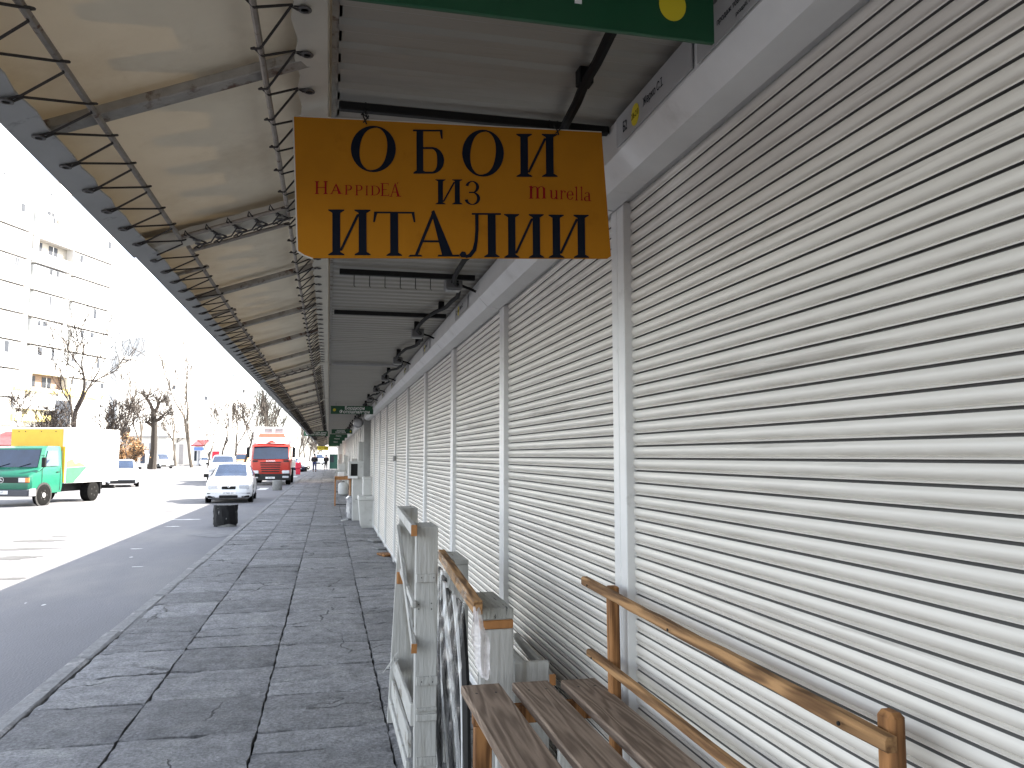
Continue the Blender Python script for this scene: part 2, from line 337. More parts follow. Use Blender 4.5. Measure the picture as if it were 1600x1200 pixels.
# pavement: uneven concrete slabs with open joints
rnd = random.Random(3)
bed = sheet('pavement_bed', -1.84, 1.25, -6, 100, -.045, M_dirt); tag(bed, kind='structure')
XJ = [-1.80, -1.13, -.375, .375, 1.02]
b = MB()
def slab(b, x0, x1, y0, y1, seed, near):
    rnd = random.Random(seed)
    g = .007 if near else .006
    dz = [rnd.uniform(-.010, .004) for _ in range(4)]
    N = 9 if near else 3
    jx = [rnd.uniform(-.008, .008) for _ in range(4)]
    top = []; 
    x0 += g*rnd.uniform(.5, 1.3); x1 -= g*rnd.uniform(.5, 1.3); y0 += g*rnd.uniform(.4, 1.5); y1 -= g*rnd.uniform(.4, 1.5)
    for i in range(N+1):
        for j in range(N+1):
            s, t = i/N, j/N
            z = dz[0]*(1-s)*(1-t)+dz[1]*s*(1-t)+dz[2]*(1-s)*t+dz[3]*s*t
            e = min(s, 1-s, t, 1-t)
            x = x0+(x1-x0)*s; y = y0+(y1-y0)*t
            if e == 0:
                z -= rnd.choice((.004, .006, .009, .02 if rnd.random() < .3 else .006))
                x += rnd.uniform(-.006, .006); y += rnd.uniform(-.006, .006)
            else: z += rnd.uniform(-.0018, .0018)
            top.append((x, y, z))
    fs = [(i*(N+1)+j, (i+1)*(N+1)+j, (i+1)*(N+1)+j+1, i*(N+1)+j+1) for i in range(N) for j in range(N)]
    ring = [i*(N+1) for i in range(N+1)]+[N*(N+1)+j for j in range(1, N+1)]+[i*(N+1)+N for i in range(N-1, -1, -1)]+[j for j in range(N-1, 0, -1)]
    k = len(top); top += [(top[i][0], top[i][1], -.07) for i in ring]
    n = len(ring)
    fs += [(ring[a], k+a, k+(a+1) % n, ring[(a+1) % n]) for a in range(n)]
    b.add(top, fs)
for c in range(4):
    y = -4.66+[0, .03, 0, -.02][c]
    while y < 96:
        if rnd.random() < .34: # a slab broken across
            m = y+.75*rnd.uniform(.3, .7)
            slab(b, XJ[c], XJ[c+1], y, m, rnd.random(), y < 14); slab(b, XJ[c], XJ[c+1], m, y+.745, rnd.random(), y < 14)
        else: slab(b, XJ[c], XJ[c+1], y, y+.745, rnd.random(), y < 14)
        y += .745
pv = b.build('pavement', M_conc, smooth=True); tag(pv, kind='structure')
# material of the slabs: fine stone, worn flakes and cracks
n = M_conc.node_tree; L = n.links; bs = n.nodes['Principled BSDF']; tc = [x for x in n.nodes if x.type == 'TEX_COORD'][0]
vo = n.nodes.new('ShaderNodeTexVoronoi'); vo.feature = 'DISTANCE_TO_EDGE'; vo.inputs['Scale'].default_value = 1.1
ns = n.nodes.new('ShaderNodeTexNoise'); ns.inputs['Scale'].default_value = 2.2; ns.inputs['Detail'].default_value = 8
mxv = n.nodes.new('ShaderNodeMixRGB'); mxv.inputs[0].default_value = .35; L.new(tc.outputs['Object'], mxv.inputs[1]); L.new(tc.outputs['Object'], ns.inputs[0]); L.new(ns.outputs[1], mxv.inputs[2]); L.new(mxv.outputs[0], vo.inputs[0])
mr = n.nodes.new('ShaderNodeMapRange'); mr.inputs[1].default_value = 0; mr.inputs[2].default_value = .008; L.new(vo.outputs['Distance'], mr.inputs[0])
n5 = n.nodes.new('ShaderNodeTexNoise'); n5.inputs['Scale'].default_value = .9; L.new(tc.outputs['Object'], n5.inputs[0])
m5 = n.nodes.new('ShaderNodeMapRange'); m5.inputs[1].default_value = .47; m5.inputs[2].default_value = .55; L.new(n5.outputs[0], m5.inputs[0])
mxc = n.nodes.new('ShaderNodeMath'); mxc.operation = 'MAXIMUM'; L.new(mr.outputs[0], mxc.inputs[0]); 
inv = n.nodes.new('ShaderNodeMath'); inv.operation = 'SUBTRACT'; inv.inputs[0].default_value = 1; L.new(m5.outputs[0], inv.inputs[1]); L.new(inv.outputs[0], mxc.inputs[1])
src = bs.inputs['Base Color'].links[0].from_socket
mm = n.nodes.new('ShaderNodeMixRGB'); mm.inputs[1].default_value = (.04, .04, .04, 1); L.new(mxc.outputs[0], mm.inputs[0]); L.new(src, mm.inputs[2]); L.new(mm.outputs[0], bs.inputs['Base Color'])
bpn = [x for x in n.nodes if x.type == 'BUMP'][0]
n7 = n.nodes.new('ShaderNodeTexNoise'); n7.inputs['Scale'].default_value = 9; n7.inputs['Detail'].default_value = 10; n7.inputs['Roughness'].default_value = .72; L.new(tc.outputs['Object'], n7.inputs[0])
ge = n.nodes.new('ShaderNodeNewGeometry'); mi_ = n.nodes.new('ShaderNodeMapRange'); mi_.inputs[3].default_value = .72; mi_.inputs[4].default_value = 1.12; L.new(ge.outputs['Random Per Island'], mi_.inputs[0])
tm = n.nodes.new('ShaderNodeMixRGB'); tm.blend_type = 'MULTIPLY'; tm.inputs[0].default_value = 1; L.new(mm.outputs[0], tm.inputs[1]); L.new(mi_.outputs[0], tm.inputs[2])
n8 = n.nodes.new('ShaderNodeTexNoise'); n8.inputs['Scale'].default_value = 45; n8.inputs['Detail'].default_value = 6; n8.inputs['Roughness'].default_value = .75; L.new(tc.outputs['Object'], n8.inputs[0])
m8 = n.nodes.new('ShaderNodeMapRange'); m8.inputs[1].default_value = .34; m8.inputs[2].default_value = .66; m8.inputs[3].default_value = .55; m8.inputs[4].default_value = 1.4; L.new(n8.outputs[0], m8.inputs[0])
t2 = n.nodes.new('ShaderNodeMixRGB'); t2.blend_type = 'MULTIPLY'; t2.inputs[0].default_value = 1; L.new(tm.outputs[0], t2.inputs[1]); L.new(m8.outputs[0], t2.inputs[2]); L.new(t2.outputs[0], bs.inputs['Base Color'])
ad = n.nodes.new('ShaderNodeMath'); ad.operation = 'MULTIPLY'; L.new(n7.outputs[0], ad.inputs[0]); L.new(mxc.outputs[0], ad.inputs[1]); L.new(ad.outputs[0], bpn.inputs['Height']); bpn.inputs['Distance'].default_value = .09
# kerb stones
b = MB(); y = -6; rnd = random.Random(9)
while y < 100:
    l = rnd.uniform(.9, 1.1); o = rnd.uniform(-.012, .012)
    vs0 = len(b.v); b.cbox(-1.945+o, -1.81+o, y+.008, y+l-.008, -.2, -.004+rnd.uniform(-.012, .006), .018)
    for k in range(vs0, len(b.v)):
        x_, y_, z_ = b.v[k]; b.v[k] = (x_+rnd.uniform(-.007, .007), y_, z_+rnd.uniform(-.006, .004))
    y += l
tag(b.build('kerb', M_kerb), kind='structure')
# far pavement on the other side of the street
b = MB(); b.cbox(-36, -24.5, 70, 190, -.3, .0, .02); tag(b.build('far_pavement', M_kerb), kind='structure')
exec_far = True
# ================================================================ MARKET ROW
BAY = 1.95; Y0 = .68           # post centres at Y0 + k*BAY
ROWS = [(-2, 10, Y0), (0, 19, 22.6), (0, 16, 60.6)]
XC = 1.0
# stall block behind the shutters (walls, roof)
b = MB()
b.box(1.07, 4.2, -5.0, 98, -.1, 2.60)
row = empty('market_row', (0, 0, 0), 'long single storey market row behind the closed white shutters', 'building')
b.build('wall', M_house, row)
b = MB(); t = .0
# corrugated roof sheet, ribs run along X, eave at X = -.01
y = -5.0; prof = []
while y < 98:
    prof += [(y, 2.85), (y+.09, 2.85), (y+.13, 2.93), (y+.19, 2.93), (y+.23, 2.85)]; y += .24
vs = []; 
for (yy, zz) in prof: vs += [(-.005, yy, zz), (4.3, yy, zz+.25)]
b.add(vs, [(2*i, 2*i+1, 2*i+3, 2*i+2) for i in range(len(prof)-1)])
b.build('roof', M_roof, row)
b = MB(); b.box(-.012, .012, -5, 98, 2.652, 2.845); b.build('fascia', M_steel, row)
b = MB(); b.box(.86, 1.06, 20.25, 22.0, 0, 2.6); b.build('side_panel', mat('side_panel_grey', (.3, .3, .29), .7), row)
b = MB(); b.box(1.0, 1.08, -5, 98, -.05, .025); b.build('sill', M_kerb, row)
# ceiling: corrugated sheet seen from below
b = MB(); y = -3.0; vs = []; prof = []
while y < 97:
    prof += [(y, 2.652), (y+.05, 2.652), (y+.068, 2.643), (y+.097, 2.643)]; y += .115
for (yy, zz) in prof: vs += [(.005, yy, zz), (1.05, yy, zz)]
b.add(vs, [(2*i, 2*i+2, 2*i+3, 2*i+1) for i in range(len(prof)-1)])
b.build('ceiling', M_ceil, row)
# shutters
def slat_profile(z0, z1, pitch=.041):
    pr = []; z = z0
    while z+pitch <= z1+.001:
        pr += [(.0095, 0), (.0095, .0015), (-.0022, .0017), (-.0034, .0044), (.0034, .0078)]
        pr = pr[:-5]+[(x, z+h) for x, h in pr[-5:]]
        for k in range(1, 8):
            t = k/8; pr.append((.002-.0085*math.sin(math.pi*t)**.75, z+.008+(pitch-.0085)*t))
        z += pitch
    pr.append((.0095, z))
    return pr, z
PR, ztop = slat_profile(.075, 2.50)
def curtain_mesh():
    b = MB(); y0, y1 = .045, BAY-.045
    vs = []
    for x, z in PR: vs += [(x, y0, z), (x, y1, z)]
    b.add(vs, [(2*i, 2*i+1, 2*i+3, 2*i+2) for i in range(len(PR)-1)])
    for i, f in enumerate(b.f):
        if PR[min(i, len(PR)-1)][0] > .0092 or PR[min(i+1, len(PR)-1)][0] > .0092: b.mi[i] = 1
    return b
def make_shutter(label):
    r = empty('roller_shutter', (0, 0, 0), label, 'roller shutter', 'closed roller shutters along the market row')
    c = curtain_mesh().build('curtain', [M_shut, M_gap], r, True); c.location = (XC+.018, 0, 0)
    b = MB(); b.cbox(XC-.0, XC+.03, .045, BAY-.045, .0, .074, .004); b.build('bottom_bar', M_rail, r)
    for yy in (-.0, ): pass
    b = MB(); b.cbox(XC-.015, XC+.05, -.060, -.002, .0, 2.485, .003); b.build('guide_rail', M_rail, r)
    b = MB(); b.cbox(XC-.015, XC+.05, BAY+.002-.004-BAY+.004, .060, .0, 2.485, .003); b.build('guide_rail', M_rail, r)
    # housing: chamfered box
    b = MB(); pf = [(.85, 2.635), (.85, 2.53), (.90, 2.477), (.975, 2.468), (.995, 2.486), (1.06, 2.49), (1.06, 2.635)]
    vs = [(x, yy, z) for yy in (.004, BAY-.004) for x, z in pf]; n = len(pf)
    b.add(vs, [tuple(range(n)), tuple(range(2*n-1, n-1, -1))]+[(i, n+i, n+(i+1) % n, (i+1) % n) for i in range(n)])
    b.build('housing', M_house, r)
    b = MB(); b.cbox(.8475, .862, .0, .035, 2.53, 2.634, .003)
    b.build('housing_end_cap', M_rail, r)
    return r
first = make_shutter('x'); used = False; cnt = 0
ordn = ['first', 'second', 'third', 'fourth', 'fifth', 'sixth', 'seventh', 'eighth', 'ninth', 'tenth', 'eleventh', 'twelfth', 'thirteenth', 'fourteenth', 'fifteenth', 'sixteenth', 'seventeenth', 'eighteenth', 'nineteenth', 'twentieth']
SH = {}
for ri, (k0, k1, ys) in enumerate(ROWS):
    for k in range(k0, k1):
        y = ys+k*BAY
        if ri == 0:
            if y < -2: continue
            lab = {-1: 'white roller shutter nearest the camera, behind the near end of the bench', 0: 'white roller shutter behind the wooden bench, filling the right of the photo', 1: 'white roller shutter just past the bench, behind the yellow sign'}.get(k, 'white roller shutter, %s from the near end of the near stretch of the row' % ordn[min(k+1, 19)])
        elif ri == 1: lab = 'closed white shutter, %s of the middle stretch past the stacked white boxes' % ordn[k]
        else: lab = 'narrow far shutter, %s of the farthest stretch of the market row' % ordn[k]
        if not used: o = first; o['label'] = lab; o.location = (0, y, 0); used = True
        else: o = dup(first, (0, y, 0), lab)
        SH[(ri, k)] = o
# small padlock hasp on one shutter
b = MB(); b.cbox(.96, 1.0, 12.30, 12.36, 1.52, 1.60, .006); b.build('lock', M_galv, SH[(0, 5)], loc=(0, -SH[(0, 5)].location.y, 0))
# label plates on the housings
def plate(y, big=False):
    r = empty('number_plate', (.8455, y, 2.578), None, 'plate', 'grey number plates on the shutter housings')
    b = MB(); L = .52 if big else .62; b.box(-.0035, 0, -L/2, L/2, -.040, .050); b.build('board', M_label, r)
    M = frameM((-.0042, 0, 0), (0, -1, 0), (0, 0, 1))
    b = MB(); b.prism([(.030*math.cos(a*.314)-L/2+.155, .032*math.sin(a*.314)) for a in range(20)], M, .001); b.build('number_disc', M_yel, r)
    M2 = M @ Matrix.Translation((0, 0, .0012))
    text('writing', 'Б2', .044, M_ink, M2 @ Matrix.Translation((-L/2+.075, -.002, 0)), r, sx=.7, ext=.0002)
    text('writing', '206-210', .026, M_ink, M2 @ Matrix.Translation((-L/2+.155, 0, 0)), r, sx=.62, ext=.0002)
    text('writing', 'Жерко С.І.', .034, M_ink, M2 @ Matrix.Translation((-L/2+.285, .006, 0)), r, sx=.8, ext=.0002)
    return r
pl = plate(1.98, True); pl['label'] = 'grey number plate reading Б2 on the housing above the bench'
b2_ = empty('licence_notice', (.8455, 1.42, 2.578), 'grey notice of printed lines on the housing behind the hanging green sign', 'notice')
b = MB(); b.box(-.0035, 0, -.27, .27, -.045, .053); b.build('board', M_label, b2_)
M = frameM((-.0042, 0, 0), (0, -1, 0), (0, 0, 1))
text('writing', 'св. 2438366', .024, M_ink, M @ Matrix.Translation((-.02, .03, .001)), b2_, sx=.9, ext=.0002)
text('writing', 'продаж товари', .020, M_ink, M @ Matrix.Translation((-.10, .0, .001)), b2_, sx=.9, ext=.0002)
text('writing', 'роздріб, оптовий товарний чек п.25', .013, M_ink, M @ Matrix.Translation((.03, -.027, .001)), b2_, ext=.0002)
for k in range(1, 9):
    y = Y0+k*BAY+.62
    q = dup(pl, (.8455, y, 2.578), 'grey number plate on the housing of the %s shutter from the near end' % ordn[min(k+1, 19)])
    if k == 1: q['label'] = 'grey number plate with yellow disc just below the hanging yellow sign'
# ceiling bars, hooks, electric boxes and conduit
b = MB(); b.cbox(0.01, .845, 2.31, 2.335, 2.612, 2.637, .003)
tag(b.build('hanging_bar', M_black), 'black steel bar under the ceiling that carries the yellow sign', 'steel bar')
r = empty('hook_rail', (0, 4.45, 2.60), 'black rail with a row of thin wire hooks under the ceiling', 'hook rail')
b = MB(); b.cbox(.04, .80, -.015, .015, 0, .03, .003); b.build('rail', M_black, r)
for k in range(6): b = MB(); b.tube([(.12+k*.085, 0, .0), (.12+k*.085, 0, -.06), (.125+k*.085, -.012, -.068)], .0022, 5); b.build('hook', M_black, r)
b = MB(); b.cbox(.02, .82, 5.72, 5.75, 2.60, 2.63, .003); tag(b.build('ceiling_bar', M_black), 'thin dark bar across the ceiling beyond the hook rail', 'steel bar')
b = MB(); b.cbox(.02, .82, 9.0, 9.03, 2.60, 2.63, .003); tag(b.build('ceiling_bar', M_galv), 'pale thin bar across the ceiling in the distance', 'steel bar')
pts = []; rnd = random.Random(4); y = .9
while y < 36:
    t = ((y-4.55)/BAY) % 1
    x = .70+.05*math.sin(2*math.pi*t)+(.02 if t < .2 else 0); z = 2.605-.022*abs(math.sin(math.pi*t*2))
    if 1.2 < y < 2.6: x = .58+.14*(y-1.2)/1.4; z = 2.60
    pts.append((x+rnd.uniform(-.006, .006), y, z)); y += .12
b = MB(); b.tube(pts, .014, 7)
for i in range(2, len(pts)-2, 7): q = Vector(pts[i]); b.cbox(q.x-.02, q.x+.02, q.y-.02, q.y+.02, q.z-.005, 2.642, .003)
tag(b.build('electric_conduit', M_cable, smooth=True), 'black wavy electric conduit clipped under the ceiling beside the housings', 'conduit')
jb = empty('junction_box', (.70, 4.62, 2.595), 'grey electric box under the ceiling nearest the hook rail', 'electric box', 'electric boxes under the ceiling')
b = MB(); b.cbox(-.05, .05, -.045, .045, -.02, .045, .006); b.build('box', mat('box_grey', (.12, .12, .12), .5), jb)
b = MB(); b.cbox(-.04, .04, -.035, .035, -.026, -.021, .002); b.build('lid', mat('lid_grey', (.2, .2, .2), .4), jb)
b = MB(); b.tube([(.05, 0, .01), (.10, .02, .0), (.14, .01, -.02)], .008, 6); b.build('cable', M_cable, jb)
for k in range(1, 8): dup(jb, (.70, 4.62+k*BAY, 2.595), 'grey electric box under the ceiling, %s after the hook rail' % ordn[k])
# ================================================================ CANOPY
TZ = lambda x: 2.653+.295*x
JN = [-2.35, 3.35, 9.0, 14.65, 20.3, 25.95, 31.6, 37.25, 42.9, 48.55, 54.2, 59.85, 65.5, 71.15, 76.8]
BS = 1.13
def canopy(j):
    ya, yb = JN[j], JN[j+1]
    XO = -.776 if j == 0 else -.768
    far = j > 4
    lab = ('cream tarpaulin canopy section overhead, nearest the camera' if j == 0 else
           'cream tarpaulin canopy section right past the first laced seam' if j == 1 else
           'tarpaulin canopy section over the pavement, %s from the camera' % ordn[j])
    r = empty('canopy', (0, ya, 0), lab, 'canopy', 'laced tarpaulin canopy sections over the pavement')
    Ln = yb-ya; rnd = random.Random(50+j)
    # sheet
    nx, ny = 14, 46; b = MB(); vs = []
    for i in range(nx+1):
        for k in range(ny+1):
            s, t = i/nx, k/ny; x = XO+(-.004-XO)*s; y = -.04+(Ln+.08)*t
            sag = .012*math.sin(math.pi*s)*math.sin(math.pi*((t*5) % 1))
            vs.append((x, y, TZ(x)+.032+.003*(j % 2)-sag+rnd.uniform(-.0012, .0012)))
    b.add(vs, [(i*(ny+1)+k, (i+1)*(ny+1)+k, (i+1)*(ny+1)+k+1, i*(ny+1)+k+1) for i in range(nx) for k in range(ny)])
    b.build('tarpaulin', M_tarp, r, True)
    # outer hem folded round the edge beam, inner hem strip
    ny = 60; b = MB(); vs = []
    for k in range(ny+1):
        y = Ln*k/ny; wv = .006*math.sin(y*29+j)+rnd.uniform(-.002, .002); bend = .012*math.sin(math.pi*k/ny)
        zo = TZ(XO)
        vs += [(XO-.004, y, zo+.035), (XO-.012-bend*.4, y, zo+.012), (XO-.004-bend*.4, y, zo-.030), (XO+.012, y, zo-.048), (XO+.085+wv, y, TZ(XO+.09)-.045), (XO+.086+wv, y, TZ(XO+.09)-.040), (XO+.012, y, zo-.040)]
    b.add(vs, [(k*7+i, (k+1)*7+i, (k+1)*7+i+1, k*7+i+1) for k in range(ny) for i in range(6)])
    b.build('outer_hem', M_hem, r, True)
    b = MB(); vs = []
    for k in range(ny+1):
        y = Ln*k/ny; wv = .006*math.sin(y*31+1)
        vs += [(-.018, y, 2.648), (-.022, y, 2.622), (-.058, y, 2.612), (-.098+wv, y, 2.604), (-.099+wv, y, 2.609)]
    b.add(vs, [(k*5+i, (k+1)*5+i, (k+1)*5+i+1, k*5+i+1) for k in range(ny) for i in range(4)])
    b.build('inner_hem', M_hem2, r, True)
    b = MB(); b.cbox(XO+.012, XO+.055, 0, Ln, TZ(XO)-.03, TZ(XO)+.02, .004); b.build('edge_beam', M_steel, r)
    xo, xi = XO+.195, -.175
    zo, zi = TZ(xo)-.035, TZ(xi)-.045
    b = MB(); b.tube([(xo, .06, zo), (xo, Ln-.06, zo)], .009, 7); b.build('lacing_pipe', M_pipe, r, True)
    b = MB(); b.tube([(xi, .06, zi), (xi, Ln-.06, zi)], .008, 7); b.build('lacing_pipe', M_pipe, r, True)
    if not far:
        for k, y in enumerate([.0]+[BS*(i+1) for i in range(4)]):
            if k == 0: continue
            b = MB(); b.bar((XO+.05, y+.04, TZ(XO+.05)-.0), (-.03, y-.13, TZ(-.03)-.008), .045, .028, c=.003); b.build('cross_bar', M_steel, r)
            b = MB(); b.bar((XO+.06, y-BS/2, TZ(XO+.06)-.004), (xo+.01, y-BS/2-.03, TZ(xo)-.004), .022, .012); b.build('stub_bar', M_steel, r)
    else:
        b = MB()
        for k in range(1, 5): y = BS*k; b.bar((XO+.05, y+.04, TZ(XO+.05)), (-.03, y-.13, TZ(-.03)-.008), .045, .028)
        b.build('cross_bars', M_steel, r)
    # seam at the start of the section: white folded hem, laced to cross pipes on either side
    b = MB(); vs = []; N = 24
    for k in range(N+1):
        t = k/N; x = XO+.03+(-.06-XO)*t; wob = .006*math.sin(t*40)
        yc = .04-.17*t; z = TZ(x)-.03
        vs += [(x, yc-.075+wob, z+.030), (x, yc-.055+wob, z-.004), (x, yc, z-.010+.004*math.sin(t*23)), (x, yc+.045-wob, z-.004), (x, yc+.060-wob, z+.022)]
    b.add(vs, [(k*5+i, k*5+i+1, (k+1)*5+i+1, (k+1)*5+i) for k in range(N) for i in range(4)])
    b.build('seam_hem', M_hem2, r, True)
    for dy, nm in ((-.115, 0), (.105, 1)):
        b = MB(); b.tube([(xo, .02+dy, zo), (xi, -.10+dy, zi)], .008, 6); b.build('lacing_pipe', M_pipe, r, True)
    # lacing rope: one continuous zigzag on each side, and one on the seam
    if j < 8:
        st = .209; rr = .0033; y = .10; A = []; B = []; C = []; ho = []; hi = []
        while y < Ln-.12:
            jt = rnd.uniform(-.012, .012)
            ho.append((XO+.058, y, TZ(XO+.06)-.052)); hi.append((-.072, y+.06, 2.604))
            p = Vector((xo+.004, y+st*.5+jt, zo-.011)); q = Vector((xi-.004, y+.06+st*.5+jt, zi-.010))
            A += [(XO+.062, y-.004, TZ(XO+.06)-.049), (XO+.074, y, TZ(XO+.07)-.054), (XO+.092, y, TZ(XO+.09)-.049), p+Vector((-.006, -.028, 0)), p+Vector((.010, -.014, .008)), p+Vector((.012, .004, .016)), p+Vector((-.008, .012, .016)), p+Vector((-.004, .022, .0)), (XO+.090, y+st-.008, TZ(XO+.09)-.049)]
            B += [(-.076, y+.056, 2.605), (-.088, y+.06, 2.601), (-.102, y+.06, 2.606), q+Vector((.006, -.022, 0)), q+Vector((-.016, -.008, .004)), q+Vector((-.012, .006, .014)), q+Vector((.006, .018, .002)), (-.101, y+.06+st-.008, 2.606)]
            y += st
        N = 5
        for k in range(N):
            t = (k+.6)/N; x = xo+(xi-xo)*t; z = TZ(x)-.047; yc = -.12*t
            C += [(x, yc-.045, z), (x-.035, yc-.10, z), (x-.03, yc-.118, z+.012), (x-.02, yc-.105, z), (x, yc-.045, z), (x+.03, yc+.0, z+.001), (x, yc+.04, z), (x-.03, yc+.10, z), (x-.025, yc+.118, z+.012), (x-.01, yc+.10, z), (x+.01, yc+.04, z), (x+.05, yc-.01, z+.001)]
            ho.append((x, yc-.03, z+.002)); hi.append((x, yc+.03, z+.002))
        for P in (A, B, C):
            b = MB(); b.tube(P, rr, 5); b.build('lacing_rope', M_rope, r)
        if j < 2:
            b = MB(); b.lathe([(.016, 0), (.016, -.003), (.009, -.004), (.009, .0)], 12); e0 = b.build('eyelet', M_eye, r); e0.location = ho[0]
            for h in ho[1:]+hi: q = e0.copy(); col.objects.link(q); q.parent = r; q.location = h
    return r
for j in range(len(JN)-1): canopy(j)
# ================================================================ SIGNS
def strokes(b, M, bw, bh, items, z0):
    """2-D strokes in a unit box -> thin raised prisms; each stroke a little different in height"""
    k = 0
    for pl_ in items:
        b.prism([(x*bw, y*bh) for x, y in pl_], M, z0+.00012*k); k += 1
def ell(cx, cy, rx, ry, a0, a1, n, w0, w1, tilt=0):
    """arc with varying width -> quads list"""
    qs = []
    P = []
    for i in range(n+1):
        a = a0+(a1-a0)*i/n; w = w0+(w1-w0)*abs(math.cos(a+tilt))
        P.append(((cx+rx*math.cos(a), cy+ry*math.sin(a)), (cx+(rx-w)*math.cos(a), cy+(ry-w*.55)*math.sin(a))))
    for i in range(n): qs.append([P[i][0], P[i+1][0], P[i+1][1], P[i][1]])
    return qs
def R4(x0, x1, y0, y1): return [(x0, y0), (x1, y0), (x1, y1), (x0, y1)]
def ser(x0, x1, y, t=.03): return [(x0, y-t/2), (x1, y-t/2), (x1, y+t/2), (x0, y+t/2)]
def stem(x, w, y0=0, y1=1, s=.09, top=True, bot=True):
    q = [[(x, y0+.01), (x+w, y0+.01), (x+w, y1-.01), (x, y1-.01)]]
    if bot: q += [[(x-s, y0), (x+w+s, y0), (x+w+s, y0+.022), (x+w, y0+.075), (x, y0+.075), (x-s, y0+.022)]]
    if top: q += [[(x-s, y1-.022), (x, y1-.075), (x+w, y1-.075), (x+w+s, y1-.022), (x+w+s, y1), (x-s, y1)]]
    return q
T = math.pi
GL = {
 'О': lambda: ell(.5, .5, .5, .51, 0, 2*T, 36, .05, .20, .25),
 'И': lambda: stem(.13, .17)+stem(.70, .17)+[[(.28, .10), (.34, .10), (.72, .90), (.66, .90)]],
 'Б': lambda: stem(.16, .19, top=False)+[R4(.06, .90, .955, .995), [(.82, .955), (.90, .955), (.90, .78), (.86, .80)], R4(.3, .62, .555, .60), R4(.3, .60, .0, .045)]+ell(.60, .30, .34, .30, -T/2, T/2, 14, .07, .20),
 'З': lambda: ell(.45, .74, .42, .25, -T/2+.1, T*.93, 16, .05, .19)+ell(.45, .27, .48, .27, -T*.93, T/2-.05, 16, .05, .20)+[R4(.25, .50, .49, .54)],
 'Т': lambda: stem(.40, .19, top=False)+[R4(.02, .98, .955, .995), [(.02, .955), (.09, .955), (.04, .76), (.0, .76)], [(.91, .955), (.98, .955), (1., .76), (.96, .76)]],
 'А': lambda: [[(.10, .0), (.16, .0), (.50, .90), (.47, 1.0)], [(.66, .0), (.88, .0), (.50, 1.02), (.44, .98)], R4(.26, .68, .31, .355), [(-.02, 0), (.26, 0), (.24, .04), (.02, .04)], [(.56, 0), (1.02, 0), (.99, .04), (.58, .04)]],
 'Л': lambda: stem(.68, .19, top=False)+[R4(.30, 1., .955, .995), R4(.38, .46, .60, .96), [(.36, .35), (.44, .35), (.46, .61), (.38, .61)], [(.31, .17), (.40, .14), (.44, .36), (.36, .36)], [(.22, .07), (.28, .0), (.40, .15), (.31, .18)], [(.10, .02), (.16, -.02), (.28, .0), (.22, .075)], [(.0, .06), (.04, .0), (.12, -.01), (.17, .05), (.14, .12), (.06, .13)]],
 'H': lambda: stem(.12, .13)+stem(.74, .13)+[R4(.2, .8, .48, .52)],
 'P': lambda: stem(.16, .16, top=False)+[R4(.05, .55, .96, 1.), R4(.3, .55, .46, .5)]+ell(.53, .73, .38, .27, -T/2, T/2, 10, .06, .17),
 'I': lambda: stem(.36, .25, s=.2),
 'D': lambda: stem(.12, .14, top=False, bot=False)+[R4(.0, .45, .96, 1.), R4(.0, .45, .0, .04)]+ell(.42, .5, .55, .5, -T/2, T/2, 14, .05, .16),
 'E': lambda: stem(.14, .17, top=False, bot=False)+[R4(.02, .9, .96, 1.), R4(.02, .95, .0, .04), R4(.2, .7, .48, .52), [(.84, .96), (.9, .96), (.9, .8), (.87, .8)], [(.88, .04), (.95, .04), (.95, .22), (.92, .2)]],
 "'": lambda: [[(.3, .2), (.5, .2), (.8, .9), (.5, .9)]],
 'm': lambda: stem(.08, .12, top=False, s=.06)+stem(.44, .12, 0, .85, top=False, s=.06)+stem(.80, .12, 0, .85, top=False, s=.06)+[[(.0, .92), (.2, 1.), (.2, .85), (.08, .85)]]+ell(.34, .66, .22, .30, 0, T*.8, 8, .05, .12)+ell(.70, .66, .22, .30, 0, T*.8, 8, .05, .12),
 'u': lambda: stem(.10, .18, .2, 1, bot=False, top=False)+stem(.70, .18, 0, 1, bot=False, top=False)+[[(0, 1), (.28, 1), (.28, .93), (0, .93)], [(.6, 1), (.88, 1), (.88, .93), (.6, .93)], R4(.7, 1., 0, .06)]+ell(.45, .30, .35, .30, -T, -.2, 10, .08, .17),
 'r': lambda: stem(.2, .2, s=.12, top=False)+[[(.05, .93), (.4, 1.), (.4, .88), (.2, .86)]]+ell(.66, .66, .30, .32, .5, T*.9, 8, .08, .16)+[R4(.78, .98, .74, .92)],
 'e': lambda: ell(.5, .5, .48, .5, 0, T, 12, .07, .2)+ell(.5, .5, .48, .5, T, T*1.83, 12, .08, .2)+[R4(.12, .95, .5, .57)],
 'l': lambda: stem(.36, .26, s=.2)[:2]+[[(.1, .95), (.62, 1.), (.62, .9), (.36, .88)]],
 'a': lambda: stem(.60, .18, .0, .8, bot=False, top=False)+ell(.45, .74, .33, .25, 0, T*.9, 10, .06, .17)+ell(.36, .26, .32, .27, T*.4, T*1.7, 12, .07, .17)+[R4(.3, .7, .48, .54), R4(.7, .95, .0, .06)],
}
ys_l, ys_r = 2.31, 2.215
TL, BL, TR, BR = atY(459, 182, ys_l), atY(466, 403, ys_l), atY(940, 207, ys_r), atY(955, 404, ys_r)
def sg(u, v):
    s = (u-460)/(484.); top = 182+25*s; bot = 403+1*s; s = (u-(459+7*(v-182)/221))/(481+8*(v-190)/210.); t = (v-top)/(bot-top)
    return TL*(1-s)*(1-t)+TR*s*(1-t)+BL*(1-s)*t+BR*s*t
r = empty('hanging_sign', ((TL+TR)/2), 'yellow orange sign board reading ОБОИ ИЗ ИТАЛИИ, hung under the ceiling', 'sign')
base = (TL+TR)/2
nrm = (BL-TL).cross(TR-TL).normalized()
if nrm.y > 0: nrm = -nrm
